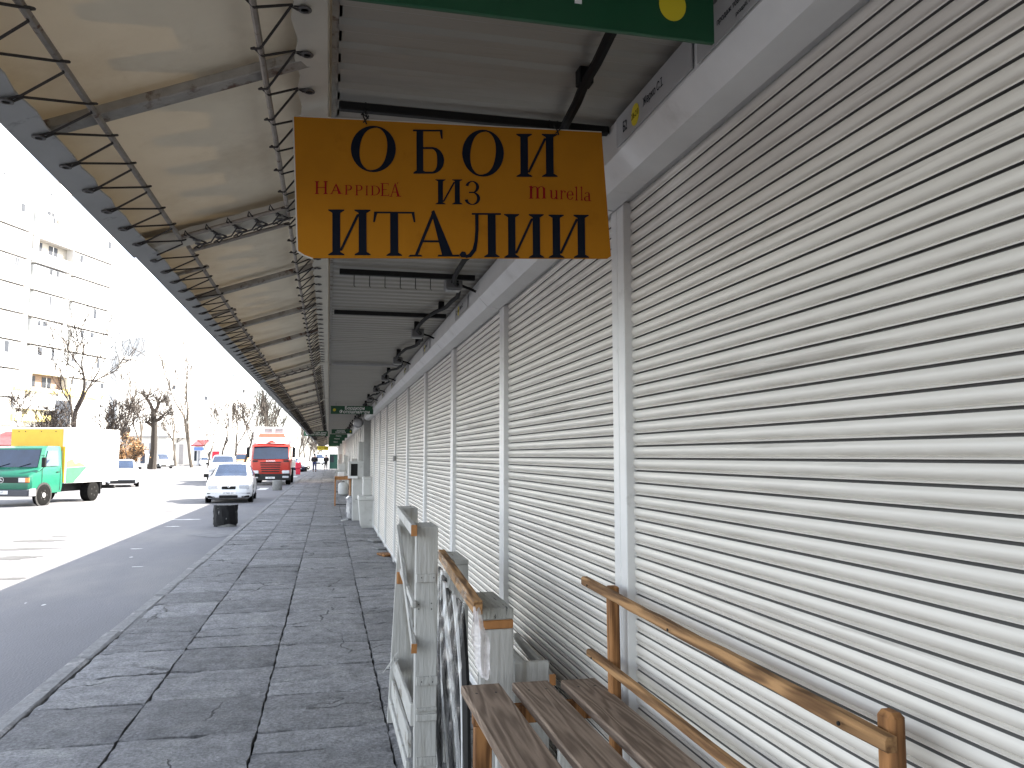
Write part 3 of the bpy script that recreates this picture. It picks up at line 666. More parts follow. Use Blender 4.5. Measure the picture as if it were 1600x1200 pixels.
def lp(p): return p-base
b = MB()   # board with a broken lower-left corner
ring = [TL, TR, TR*.02+BR*.98, BR+(BL-BR)*.012, BL+(BR-BL)*.045+Vector((0, 0, 0)), BL+(BR-BL)*.02+(TL-BL)*.02, BL+(TL-BL)*.05]
front = [lp(p) for p in ring]; n = len(ring)
b.add(front+[p-nrm*.006 for p in front], [tuple(range(n)), tuple(range(2*n-1, n-1, -1))]+[(i, n+i, n+(i+1) % n, (i+1) % n) for i in range(n)])
b.build('board', [M_orange], r)
b = MB()   # worn raw edge along the left and the bottom
for i, j, wd in ((6, 0, .004), (4, 5, .005), (0, 1, .002), (5, 6, .005)):
    b.bar(front[i]-nrm*.003, front[j]-nrm*.003, .008, wd, nrm)
b.build('worn_edge', M_edge, r)
def sign_line(items, m, name):
    b = MB()
    for ch, x0, x1, y0, y1 in items:
        P = [sg(x0, y1), sg(x1, y1), sg(x0, y0)]
        M = frameM(lp(P[0])+nrm*.0004, P[1]-P[0], P[2]-P[0])
        if M.to_3x3().col[2].dot(nrm) < 0: print('flip')
        k = (P[2]-P[0]); ex = (P[1]-P[0]).normalized(); shear = k.dot(ex)
        w_, h_ = (P[1]-P[0]).length, (k-ex*shear).length
        q = GL[ch]()
        kk = 0
        for pl_ in q: b.prism([(x*w_+shear*y, y*h_) for x, y in pl_], M, .0006+.00008*(kk % 7)); kk += 1
    b.build(name, m, r)
sign_line([('О', 545, 614, 197, 269), ('Б', 637, 692, 202, 272), ('О', 717, 783, 203, 276), ('И', 800, 872, 209, 277), ('И', 673, 719, 281, 320), ('З', 721, 747, 283, 321)], M_ink, 'lettering')
sign_line([('И', 508, 578, 328, 399), ('Т', 579, 644, 331, 400), ('А', 634, 712, 330, 401), ('Л', 712, 778, 333, 402), ('И', 780, 849, 335, 403), ('И', 851, 922, 336, 403)], M_ink, 'lettering')
sign_line([('H', 490, 511, 284, 304), ('А', 513, 533, 288, 304), ('P', 535, 548, 290, 305), ('P', 551, 564, 290, 306), ('I', 566, 573, 291, 306), ('D', 575, 590, 291, 306), ('E', 590, 604, 287, 307), ('А', 604, 622, 287, 308), ("'", 614, 619, 285, 289)], M_red, 'lettering')
sign_line([('m', 822, 851, 291, 311), ('u', 856, 870, 298, 312), ('r', 872, 882, 298, 312), ('e', 883, 895, 299, 313), ('l', 896, 903, 292, 314), ('l', 905, 911, 292, 314), ('a', 911, 924, 301, 315)], M_red, 'lettering')
for (u, v, s) in ((566, 188, 1), (868, 205, 1.3)):      # wire hooks
    p = sg(u, v)+nrm*.003; q = Vector((p.x+.002, 2.322, 2.60))
    pts = [lp(p+Vector((.006, 0, -.012))), lp(p+Vector((0, -.004, .0))), lp(p+Vector((-.007*s, .0, .02))), lp(p.lerp(q, .5)+Vector((.010*s, 0, 0))), lp(q+Vector((.0, -.024, .0))), lp(q+Vector((.002, 0, .042)))]
    b = MB(); b.tube(pts, .0022, 5); b.build('hook', M_black, r)
    pts = [lp(p+Vector((-.004, 0, -.008))), lp(p+Vector((.012*s, -.004, .010))), lp(p+Vector((.002, -.002, .030))), lp(p+Vector((-.010, 0, .014)))]
    b = MB(); b.tube(pts, .0018, 5); b.build('hook', M_black, r)
def green_sign(y, x0, x1, z0, z1, l1, l2, label, disc=1, m=None, mt=None, yaw=0, size=.065, group='green hanging signs along the market row'):
    r = empty('hanging_sign', ((x0+x1)/2, y, z0), label, 'sign', group, rz=yaw)
    L_ = x1-x0; h = z1-z0; b = MB(); b.cbox(-L_/2, L_/2, 0, .012, 0, h, .002); b.build('board', m or M_green, r)
    M = frameM((0, -.0008, h/2), (1, 0, 0), (0, 0, 1))
    off = 0
    if disc: off = -.05*disc; b = MB(); b.prism([(.028*math.cos(a*.314)+disc*(L_/2-.07), .028*math.sin(a*.314)) for a in range(20)], M, .001); b.build('disc', M_yel, r)
    t = l1+('\n'+l2 if l2 else '')
    if t: text('writing', t, size, mt or M_white, M @ Matrix.Translation((off, 0, .0012)), r, bold=.0016)
    b = MB()
    for x in (-L_*.38, L_*.38): q = MB(); q.tube([(x, .006, h), (x, .006, h+.10)], .002, 5); q.build('wire', M_black, r)
    return r
g = green_sign(1.53, -.02, .805, 2.497, 2.635, '', '', 'large green sign at the top edge of the photo with a yellow disc', 0, yaw=0)
M = frameM((0, -.0008, .07), (1, 0, 0), (0, 0, 1))
b = MB(); b.prism([(.031*math.cos(a*.2)+.302, .036*math.sin(a*.2)-.0) for a in range(31)], M @ Matrix.Translation((.012, .004, 0)), .001); b.build('disc', M_yel, g)
text('writing', 'Шпалери', .115, M_white, M @ Matrix.Translation((-.022, .040, .001)), g, bold=.003, sx=.93)
green_sign(16.2, .03, .86, 2.425, 2.585, 'Бордюри', 'Фотошпалери', 'green hanging sign reading Бордюри Фотошпалери under the ceiling', -1, size=.088)
green_sign(30.5, .10, .86, 2.42, 2.58, 'Шпалери', 'Клей Фарба', 'first green sign in the far cluster, with a small disc at its right end', 1)
green_sign(36.0, .05, .80, 2.38, 2.54, 'Плінтус', '', 'dark green sign in the far cluster under the ceiling, second from the near side', 0)
green_sign(41.5, .02, .80, 2.36, 2.54, 'Карнизи', '', 'green sign in the far cluster under the ceiling, third from the near side', 0)
green_sign(48.0, .02, .78, 2.30, 2.50, 'Ламінат', '', 'green sign in the far cluster under the ceiling, fourth from the near side', 0)
green_sign(56.0, .02, .76, 2.26, 2.48, '', '', 'farthest plain green sign under the ceiling', 0)
green_sign(31.2, -.92, -.03, 2.34, 2.53, 'Шпалери для дому', 'вінілові обкладки', 'green two line sign hanging under the tarpaulin edge over the pavement', 0, size=.085)
green_sign(61, -.80, -.02, 2.02, 2.30, 'МАГАЗИН', '', 'small yellow sign hanging far down the walkway', 0, m=M_yel, mt=M_ink, size=.17, group=None)
# round lamp on the end of the first row of housings
r = empty('round_lamp', (.72, 20.6, 2.43), 'round grey lamp drum fixed at the end of the near shutter row', 'lamp')
b = MB(); b.lathe([(.02, -.10), (.11, -.09), (.13, 0), (.13, .12), (.10, .16)], 18, axis='y'); b.build('drum', M_galv, r, True)
b = MB(); b.lathe([(.10, -.115), (.09, -.13), (.03, -.14)], 16, axis='y'); b.build('lens', M_rim, r, True)
b = MB(); b.tube([(0, .0, .12), (.0, 0, .21)], .015, 6); b.build('bracket', M_black, r)
# ================================================================ BENCH
r = empty('bench', (.69, 1.9, 0), 'brown wooden slatted bench with a two rail back in front of the shutter', 'bench')
def rel(x, y, z): return (x-.69, y-1.9, z)
for i, (xa, xb, ye) in enumerate(((.455, .590, 2.765), (.632, .762, 2.762), (.805, .932, 2.755))):
    b = MB(); N = 12; vs0 = 0
    b.cbox(xa-.69, xb-.69, -1.35, ye-1.9, .792, .822, .004); b.build('seat_plank', M_bwood, r)
    for yy in (2.66, 1.35):
        for xx in (xa+.035, xb-.035):
            n_ = MB(); n_.lathe([(.0045, 0), (.0045, .0008)], 8, rel(xx, yy, .8219)); n_.build('nail', M_black, r)
def rail_mesh(z0, z1, ya, yb, w, h, seed):
    rnd = random.Random(seed); b = MB(); N = 14; vs = []
    for k in range(N+1):
        t = k/N; y = ya+(yb-ya)*t; z = z0+(z1-z0)*t; x = .905-.69+rnd.uniform(-.0008, .0008); z += rnd.uniform(-.001, .001)
        a = h/2+rnd.uniform(-.0015, .0015)
        vs += [(x-w/2+.004, y-1.9, z-a), (x-w/2, y-1.9, z-a+.004), (x-w/2, y-1.9, z+a-.006), (x-w/2+.005, y-1.9, z+a), (x+w/2, y-1.9, z+a), (x+w/2, y-1.9, z-a)]
    b.add(vs, [(k*6+i, k*6+(i+1) % 6, (k+1)*6+(i+1) % 6, (k+1)*6+i) for k in range(N) for i in range(6)]+[tuple(range(5, -1, -1)), tuple(N*6+i for i in range(6))])
    return b
rail_mesh(1.128, 1.152, 1.18, 2.79, .022, .028, 2).build('back_rail', M_rwood, r)
rail_mesh(.888, .915, .60, 2.74, .020, .026, 5).build('back_rail', M_rwood, r)
b = MB(); b.bar(rel(.940, 2.56, 0), rel(.938, 2.585, 1.165), .042, .034, (1, 0, 0), c=.005); b.build('back_post', M_vwood, r)
b = MB(); b.bar(rel(.940, 1.225, 0), rel(.942, 1.225, 1.168), .044, .034, (1, 0, 0), c=.009); b.build('back_post', M_vwood, r)
for yy, zz in ((1.29, 1.13), (2.02, 1.14), (2.70, 1.150), (2.66, .914)):
    n_ = MB(); n_.lathe([(.004, 0), (.004, .003)], 8, rel(.8838, yy, zz), 'x'); n_.build('bolt', M_black, r)
for yy in (2.62, 1.30):
    b = MB(); b.cbox(.47-.69, .925-.69, yy-1.9-.02, yy-1.9+.02, .735, .791, .003); b.build('cross_rail', M_vwood, r)
    b = MB(); b.cbox(.475-.69, .53-.69, yy-1.9-.022, yy-1.9+.022, 0, .735, .003); b.build('leg', M_vwood, r)
# ================================================================ WHITE TRESTLE STANDS
def post_board(b, u0, u1, vt, Y, dep, zb=0.0, du=0, c=.004):
    p0 = atY(u0, vt, Y); p1 = atY(u1, vt, Y); b.cbox(p0.x, p1.x, Y, Y+dep, zb, p0.z, c)
    return p0, p1
r = empty('trestle_stand', (0, 0, 0), 'tall white painted trestle stand leaning by the shutters, left of the wrapped rack', 'trestle')
b = MB(); pa, pb = post_board(b, 650, 684.5, 823, 3.60, .04); b.build('post', M_wp, r)
b = MB(); b.cbox(pa.x+.001, pb.x-.001, 3.64, 3.84, pa.z-.035, pa.z-.001, .003); b.build('top_block', M_wp2, r)
b = MB(); Yf = 5.0; q0, q1 = atY(625, 794, Yf), atY(653, 794, Yf); bt0, bt1 = atY(611, 1090, Yf), atY(648, 1090, Yf)
vs = [q0, q1, Vector((q1.x, Yf, 0)), Vector((bt0.x-.02, Yf, 0))]
b.prism([(v.x, v.z) for v in vs], Matrix(((1, 0, 0, 0), (0, 0, 1, Yf), (0, 1, 0, 0), (0, 0, 0, 1))), .035); b.build('post', M_wp, r)
b = MB(); b.cbox(q0.x, q1.x, Yf+.035, Yf+.2, q0.z-.03, q0.z, .003); b.build('top_block', M_wp2, r)
A = atY(647, 829, 3.53); B = atY(623, 797, 5.02); b = MB(); b.bar(A, B, .024, .046, c=.003); b.build('top_rail', M_wp, r)
b = MB(); A2 = A+Vector((0, -.002, 0)); b.bar(A+(A-B).normalized()*.006, A, .026, .048); b.build('bare_end', M_owood, r)
A = atY(647, 1013, 3.53); B = atY(622, 824, 5.0); b = MB(); b.bar(A, B, .022, .040, c=.003); b.build('brace', M_wp2, r)
b = MB(); b.bar(A+(A-B).normalized()*.006, A, .024, .042); b.build('bare_end', M_owood, r)
A = atY(647, 945, 3.56); B = atY(627, 892, 4.96); b = MB(); b.bar(A, B, .02, .03, c=.003); b.build('brace', M_wp, r)
p = atY(624, 903, 4.97); b = MB(); b.cbox(p.x-.015, p.x+.04, 4.955, 4.985, p.z-.035, p.z+.035, .003); b.build('wood_block', M_owood, r)
for (v0, v1, dx, m_, dy) in ((897, 911, -.004, M_wp, .016), (1057, 1073, .002, M_wp2, .016), (1106, 1114, 0, M_wp2, .010), (1116, 1129, 0, M_wp, .012), (1183, 1200, 0, M_wp2, .012)):
    a, c = atY(651, v1, 3.58), atY(683, v0, 3.58); b = MB(); b.cbox(a.x, c.x+dx, 3.60-dy, 3.599, a.z, c.z, .002); b.build('batten', m_, r)
for (u, v) in ((659, 903), (678, 903), (655, 946), (655, 953), (675, 944), (675, 953), (659, 1066), (676, 1066)):
    a = atY(u, v, 3.58); n_ = MB(); n_.lathe([(.003, 0), (.003, .004)], 6, (a.x, 3.5835 if v > 1000 or v < 910 else 3.5985, a.z), 'y'); n_.build('screw', M_black, r)
for (ua, va, ub, vb, hh, mm_) in ((644, 1118, 617, 1040, .09, M_wp2), (640, 1165, 614, 1075, .10, M_wp2), (637, 1200, 610, 1098, .05, M_wp)):
    A = atY(ua, va, 3.62); B = atY(ub, vb, 4.98); b = MB(); b.bar(A, B, .018, hh, c=.003); b.build('side_board', mm_, r)
p = atY(617, 1030, 4.9)                                   # torn film end on the far corner
b = MB(); rnd = random.Random(2)
for k in range(7): b.tube([p, p+Vector((rnd.uniform(-.05, .02), -.02, rnd.uniform(-.05, .05))), p+Vector((rnd.uniform(-.08, .03), -.03, rnd.uniform(-.08, .04)))], [.006, .004, .001], 4)
b.build('film_scrap', M_bin, r)
r2 = empty('trestle_stand', (0, 0, 0), 'white painted trestle stand with an orange bare strip, just beyond the bench end', 'trestle')
Yn = 2.95; b = MB(); a, c = atY(750.5, 985, Yn), atY(802.5, 985, Yn); b.cbox(a.x, c.x, Yn, Yn+.03, 0, a.z, .003); b.build('post', M_wp, r2)
d2 = atY(802.5, 968, Yn); b = MB(); b.cbox(a.x, c.x, Yn+.003, Yn+.035, a.z+.001, d2.z, .003); b.build('bare_strip', M_owood, r2)
d3 = atY(802.5, 949, Yn); b = MB(); b.cbox(a.x, c.x, Yn-.003, Yn+.36, d2.z+.001, d3.z, .005); b.build('top_block', mat('cracked_paint', (.36, .36, .33), .7, var=.2, vs=9, col2=(.05, .05, .045), patch=(.60, .03, 20), stretch=(4, .25, 1), bump=.6, bs=30), r2)
Yg = 4.3; b = MB(); a2, c2 = atY(696, 884, Yg), atY(732, 884, Yg); b.cbox(a2.x, c2.x, Yg, Yg+.03, 0, a2.z, .003); b.build('post', M_wp, r2)
e2 = atY(732, 874, Yg); b = MB(); b.cbox(a2.x, c2.x, Yg-.003, Yg+.38, a2.z+.001, e2.z, .004); b.build('top_block', M_wp2, r2)
# low shelf board to the right of the stand
a, c = atY(803.5, 1036, 3.02), atY(858, 1070, 3.02)
b = MB(); A = atY(863, 1062, 3.0); B = atY(806, 994, 4.15); b.bar(A, B, .022, .035, c=.003); b.build('side_rail', M_wp, r2)
p = A+(A-B).normalized()*.005; b = MB(); b.bar(p, A, .024, .04); b.build('bare_end', M_owood, r2)
b = MB(); b.cbox(a.x, c.x, 3.02, 3.045, .0, a.z, .003); b.build('panel', M_wp, r2)
b = MB(); B1 = atY(803.5, 1012, 3.02); b.bar((a.x+.03, 3.05, a.z-.03), (a.x+.05, 4.1, a.z-.03), .03, .05); b.build('side_rail', M_wp2, r2)
b = MB(); b.cbox(.78, .80, 3.06, 4.2, .0, .77, .003); b.build('side_panel', M_wp2, r2)
for xx in (.60, .83): b = MB(); b.cbox(xx, xx+.10, 2.86, 2.89, .02, .60, .003); b.build('lower_board', M_wp, r2)
# wrapped rack
r3 = empty('wrapped_rack', (0, 0, 0), 'folded black and white rack wrapped in clear plastic film between the two trestles', 'rack')
A = atY(747, 950, 2.86); B = atY(690, 866, 4.15); b = MB(); b.bar(A, B, .034, .05, c=.003); b.build('top_batten', M_rwood, r3)
A1 = atY(741, 940, 2.90)
def lerp(a, b, t): return a+(b-a)*t
rnd = random.Random(12)
# white slats and black panels hang from the batten, front to back
for k, (ut, ub, m_, w_) in enumerate(((690, 688, M_white, .03), (697, 690, M_black, .05), (701, 702, M_white, .035), (708, 703, M_black, .05), (714, 713, M_white, .032), (722, 722, M_black, .05), (727, 722, M_white, .012), (732, 735, M_black, .06))):
    t = 1-(ut-688)/58.; t = max(.03, min(1, t)); P = lerp(A, B, t); P = Vector((P.x-.035, P.y, P.z-.035)); Q = atY(ub, 1230, P.y-.0); Q = Vector((min(P.x+.06, Q.x), P.y-.02*k, 0.02 if m_ == M_black else .02))
    N = 14; b = MB(); vs = []
    for i in range(N+1):
        s = i/N; c_ = P.lerp(Q, s)+Vector((.012*math.sin(s*5+k), 0, 0)); y_ = c_.y
        vs += [(c_.x-.006, y_-w_, c_.z), (c_.x+.006, y_-w_, c_.z), (c_.x+.006, y_+w_, c_.z), (c_.x-.006, y_+w_, c_.z)]
    b.add(vs, [(i*4+j, i*4+(j+1) % 4, (i+1)*4+(j+1) % 4, (i+1)*4+j) for i in range(N) for j in range(4)]+[(3, 2, 1, 0), (N*4, N*4+1, N*4+2, N*4+3)])
    b.build('slat' if m_ == M_white else 'dark_panel', m_, r3, True)
P1 = atY(700, 997, 3.5); P2 = atY(709, 1028, 3.4); b = MB(); b.bar(P1, P2, .02, .02); b.build('cross_slat', M_white, r3)
# film
b = MB(); NX, NZ = 60, 60; vs = []
for i in range(NX+1):
    s = i/NX; P = lerp(A1, B, s)
    for k in range(NZ+1):
        t = k/NZ; z = P.z+.035-(P.z+.0)*t*.98
        fold = .010*math.sin(s*43+3*math.sin(t*5))+.008*math.sin(s*87+t*9)+.004*math.sin(t*61+s*13)
        x = P.x-.025-.045*min(1, t*5)+fold*min(1, .25+t*3)+.05*t
        vs.append((x, P.y+.01*math.sin(t*17+s*9), z))
b.add(vs, [(i*(NZ+1)+k, (i+1)*(NZ+1)+k, (i+1)*(NZ+1)+k+1, i*(NZ+1)+k+1) for i in range(NX) for k in range(NZ)])
b.build('plastic_film', M_film, r3, True)
b = MB(); NX, NZ = 14, 26; vs = []                       # loose tail of film by the near end
T0 = atY(742, 950, 2.83)
for i in range(NX+1):
    for k in range(NZ+1):
        s, t = i/NX, k/NZ; wd = .035*(.5+1.2*math.sin(math.pi*min(1, t*.95)))
        vs.append((T0.x+.028*t*1.3+(s-.5)*wd+.004*math.sin(s*20+t*13), T0.y-.012*math.sin(s*9+t*6)-.01, T0.z-.24*t+.01*math.sin(s*7)))
b.add(vs, [(i*(NZ+1)+k, (i+1)*(NZ+1)+k, (i+1)*(NZ+1)+k+1, i*(NZ+1)+k+1) for i in range(NX) for k in range(NZ)])
b.build('film_tail', mat('plastic_film_tail', (.9, .85, .85), .12, bump=1., bs=20, alpha=.55, spec=1), r3, True)
# wooden wedges and bricks at the foot of the shutters
for (u, v, l_, m_) in ((588, 846, 'grey wedge block farthest of the three under the shutters', M_kerb), (596, 858, 'grey concrete chip in the middle under the shutters', M_kerb), (605, 868, 'brown wooden wedge at the foot of the shutters, nearest of three', M_vwood)):
    p = atZ(u, v, 0); b = MB(); b.cbox(-.09, .09, -.16, .16, 0, .035, .01, Matrix.Rotation(.3, 4, 'Z')); o = b.build('wedge_block', m_, loc=(p.x-.03, p.y, 0)); tag(o, l_, 'block')
# ================================================================ CLUTTER AT MIDDLE DISTANCE
p = atZ(576, 822, 0)
r = empty('waste_bin', (p.x-.02, 18.5, 0), 'large pale plastic wheeled bin against the shutters', 'bin')
b = MB(); vs = []
for z, w_, d in ((.0, .16, .26), (.06, .18, .28), (.60, .23, .33)):
    vs += [(-w_, -d, z), (w_, -d, z), (w_, d, z), (-w_, d, z)]
b.add(vs, [(3, 2, 1, 0)]+[(i*4+j, i*4+(j+1) % 4, i*4+4+(j+1) % 4, i*4+4+j) for i in range(2) for j in range(4)]); b.build('body', M_bin, r)
b = MB(); b.cbox(-.245, .245, -.345, .345, .60, .70, .02); b.build('rim', M_bin, r)
for xx in (-.10, .03, .14): b = MB(); b.bar((xx*.85, -.272, .08), (xx, -.333, .595), .018, .016, (0, 1, 0)); b.build('rib', M_bin, r)
r = empty('storage_crate', (.80, 18.7, .70), 'small white crate standing on the pale bin', 'crate')
b = MB(); b.cbox(-.02, .17, -.2, .2, 0, .40, .01); b.build('box', M_bin, r)
b = MB(); b.cbox(-.03, .18, -.21, .21, .36, .42, .01); b.build('rim', M_bin, r)
r = empty('cabinet', (.72, 20.5, 0), 'tall white board cabinet with a dark square opening near the top', 'cabinet')
b = MB(); b.cbox(-.12, .14, -.2, .2, 0, 1.05, .008); b.box(-.22, .14, -.22, .2, 1.05, 1.10); b.box(-.22, -.17, -.22, .2, 1.10, 1.40); b.box(.0, .14, -.22, .2, 1.10, 1.40); b.box(-.22, .14, -.22, .2, 1.40, 1.46); b.build('body', M_bin, r)
b = MB(); b.box(-.17, .0, -.10, .18, 1.10, 1.40); b.build('opening', M_dark, r)
b = MB(); b.cbox(-.24, -.0, -.27, -.22, 1.04, 1.10, .004); b.build('ledge', M_white, r)
b = MB(); b.cbox(-.02, .12, -.14, .14, 1.47, 1.95, .005); o = b.build('panel_board', M_wp, loc=(.76, 20.6, 0)); tag(o, 'thin white board standing on top of the cabinet', 'board')
r = empty('wrapped_bundle', (.60, 20.6, 0), 'silver grey bundle in crumpled film on the pavement by the bin', 'bundle')
b = MB(); n_ = 16; pr_ = [(.10, 0), (.15, .05), (.16, .25), (.15, .45), (.17, .54), (.10, .60)]; vs = []; rnd = random.Random(6)
for (rr_, h) in pr_:
    for j in range(n_): a = 2*math.pi*j/n_; k_ = rr_*(1+rnd.uniform(-.12, .12)); vs.append((k_*math.cos(a)*.9, k_*1.2*math.sin(a), h))
b.add(vs, [(i*n_+j, i*n_+(j+1) % n_, (i+1)*n_+(j+1) % n_, (i+1)*n_+j) for i in range(len(pr_)-1) for j in range(n_)]+[tuple(range(n_-1, -1, -1)), tuple((len(pr_)-1)*n_+j for j in range(n_))])
b.build('bundle', M_foil, r, True)
b = MB(); b.tube([(-.10, -.1, .02), (-.2, -.2, .005), (-.26, -.22, .006)], .018, 6); b.build('loose_end', M_white, r)
b = MB(); b.bar((.70, 20.3, .52), (.80, 21.6, 1.05), .03, .02); b.bar((.68, 20.3, .52), (.77, 21.6, 1.06), .01, .03)
tag(b.build('leaning_strip', M_dark), 'black strip leaning between the bundle and the shutters', 'strip')
def table(x0, x1, y0, y1, h, m, label):
    r = empty('table', (x0, y0, 0), label, 'table'); W, D = x1-x0, y1-y0
    b = MB(); b.cbox(0, W, 0, D, h-.03, h, .004); b.build('top', m, r)
    b = MB(); b.cbox(.0, W, .0, .03, h-.10, h-.032, .003); b.build('apron', m, r)
    for x, y in ((.0, .0), (W-.035, .0), (.0, D-.035), (W-.035, D-.035)): q = MB(); q.cbox(x, x+.035, y, y+.035, 0, h-.031, .003); q.build('leg', m, r)
    q = MB(); q.cbox(.036, W-.036, 0, .03, .03, .06, .003); q.build('stretcher', M_dark, r)
    return r
table(.22, .72, 26.3, 27.3, .93, M_owood, 'brown wooden frame table beyond the grey bundle')
table(.30, .80, 35.5, 36.6, .95, M_wp, 'pale table far along the shutters behind the brown one')
r = empty('water_can', (.62, 33.5, 0), 'round pale barrel under the farther table', 'barrel')
b = MB(); b.lathe([(.15, 0), (.2, .05), (.2, .42), (.16, .5), (.06, .53)], 16); b.build('body', M_bin, r, True)
b = MB(); b.lathe([(.05, .52), (.05, .56)], 10); b.build('cap', M_black, r)
b = MB(); b.cbox(-.16, .14, -.2, .2, 0, .30, .01); o = b.build('carton', M_bin, loc=(.60, 35.9, .952)); tag(o, 'white carton on the far pale table', 'box')
b = MB(); b.cbox(-.10, .10, -.15, .15, 0, .14, .01); o = b.build('carton', M_white, loc=(.42, 26.8, .932)); tag(o, 'small bright white box on the brown table', 'box')
for i, (x, y, h, l_) in enumerate(((.82, 27.5, 1.5, 'tall pale folded panel leaning on the middle shutters'), (.80, 40, 1.6, 'pale stacked boards against the shutters far along the row'), (.72, 52, 1.7, 'farthest pale boards standing against the shutters'))):
    b = MB(); b.cbox(-.06, .12, -.3, .3, 0, h, .01); b.cbox(-.12, -.07, -.25, .2, 0, h*.8, .008); tag(b.build('stacked_panel', M_wp, loc=(x, y, 0)), l_, 'panel')
# ================================================================ BOLLARDS
def bollard(u, v, rad, h, label, bag=False, Y=None):
    p = atZ(u, v, -.12); r = empty('bollard', (p.x, p.y, -.12), label, 'bollard', 'round bollards along the kerb')
    b = MB(); b.lathe([(rad*.97, 0), (rad, .02), (rad, h-.03), (rad*.96, h)], 20); b.build('post', M_conb, r, True)
    if bag:
        n_ = 36; vs = []; rnd = random.Random(1); pf = [.05, .12, .2, .28, .36, .44, .52, h-.01, h+.02]
        for i, z in enumerate(pf):
            for j in range(n_):
                a = 2*math.pi*j/n_; k_ = rad*(1.05+.05*math.sin(j*1.9+i*.8)+rnd.uniform(-.03, .03))*(1 if i < len(pf)-1 else .96)
                vs.append((k_*math.cos(a), k_*math.sin(a), z+(-.07 if i == 0 and 20 < j < 24 else 0)+(.02*math.sin(j*.7) if i == 0 else 0)))
        vs.append((0, 0, h+.025)); c_ = len(vs)-1
        b = MB(); b.add(vs, [(i*n_+j, i*n_+(j+1) % n_, (i+1)*n_+(j+1) % n_, (i+1)*n_+j) for i in range(len(pf)-1) for j in range(n_)]+[((len(pf)-1)*n_+j, (len(pf)-1)*n_+(j+1) % n_, c_) for j in range(n_)])
        b.build('plastic_bag', M_bag, r, True)
    return r
bollard(352, 822, .265, .50, 'bollard wrapped in a black plastic bag, nearest on the road', True)
bollard(433, 766, .24, .50, 'bare grey concrete bollard in front of the red truck')
bollard(452, 748, .30, .60, 'grey concrete bollard beside the red truck, below the red cover')
bollard(475, 737, .28, .52, 'black wrapped bollard beyond the red truck, near the walking person', True)
p = atZ(462, 742, -.12)
b = MB(); b.cbox(-.25, .25, -.25, .25, .55, 1.10, .05); b.cbox(-.20, .20, -.2, .2, 0, .55, .03); tag(b.build('covered_bin', M_redb, loc=(p.x+.15, p.y+1.5, -.12)), 'bright red covered box standing behind the grey bollard', 'box')
# ================================================================ VEHICLES
def sec(st, y):
    for a, c in zip(st, st[1:]):
        if a[0] <= y <= c[0]+1e-9:
            t = (y-a[0])/(c[0]-a[0]); return [a[i]+(c[i]-a[i])*t for i in range(7)]
    return list(st[-1])
def wheel(parent, x, y, rad, wd, side, dual=False):
    """side: +1 faces +x"""
    b = MB(); s = side
    b.lathe([(rad*.55, 0), (rad*.9, 0), (rad, .02), (rad, wd-.02), (rad*.9, wd), (rad*.62, wd)], 24, (0, 0, 0), 'x') if s > 0 else b.lathe([(rad*.62, -wd), (rad*.9, -wd), (rad, -wd+.02), (rad, -.02), (rad*.9, 0), (rad*.55, 0)], 24, (0, 0, 0), 'x')
    t = b.build('wheel', M_tyre, parent, True); t.location = (x, y, rad)
    q = MB(); d = wd*s
    pr_ = [(rad*.62, d-.015*s), (rad*.60, d-.03*s), (rad*.28, d-.02*s if not dual else d-.10*s), (rad*.24, d+.01*s if not dual else d-.02*s), (.02, d+.012*s if not dual else d-.02*s)]
    q.lathe(pr_, 18, (0, 0, 0), 'x'); q.build('rim', M_rim, t, True)
    q = MB()
    for k in range(5):
        a = k*2*math.pi/5; q.lathe([(rad*.07, d-.0*s), (rad*.07, d+.006*s)], 8, (0, rad*.43*math.cos(a), rad*.43*math.sin(a)), 'x')
    q.build('rim_holes', M_dark, t)
    return t
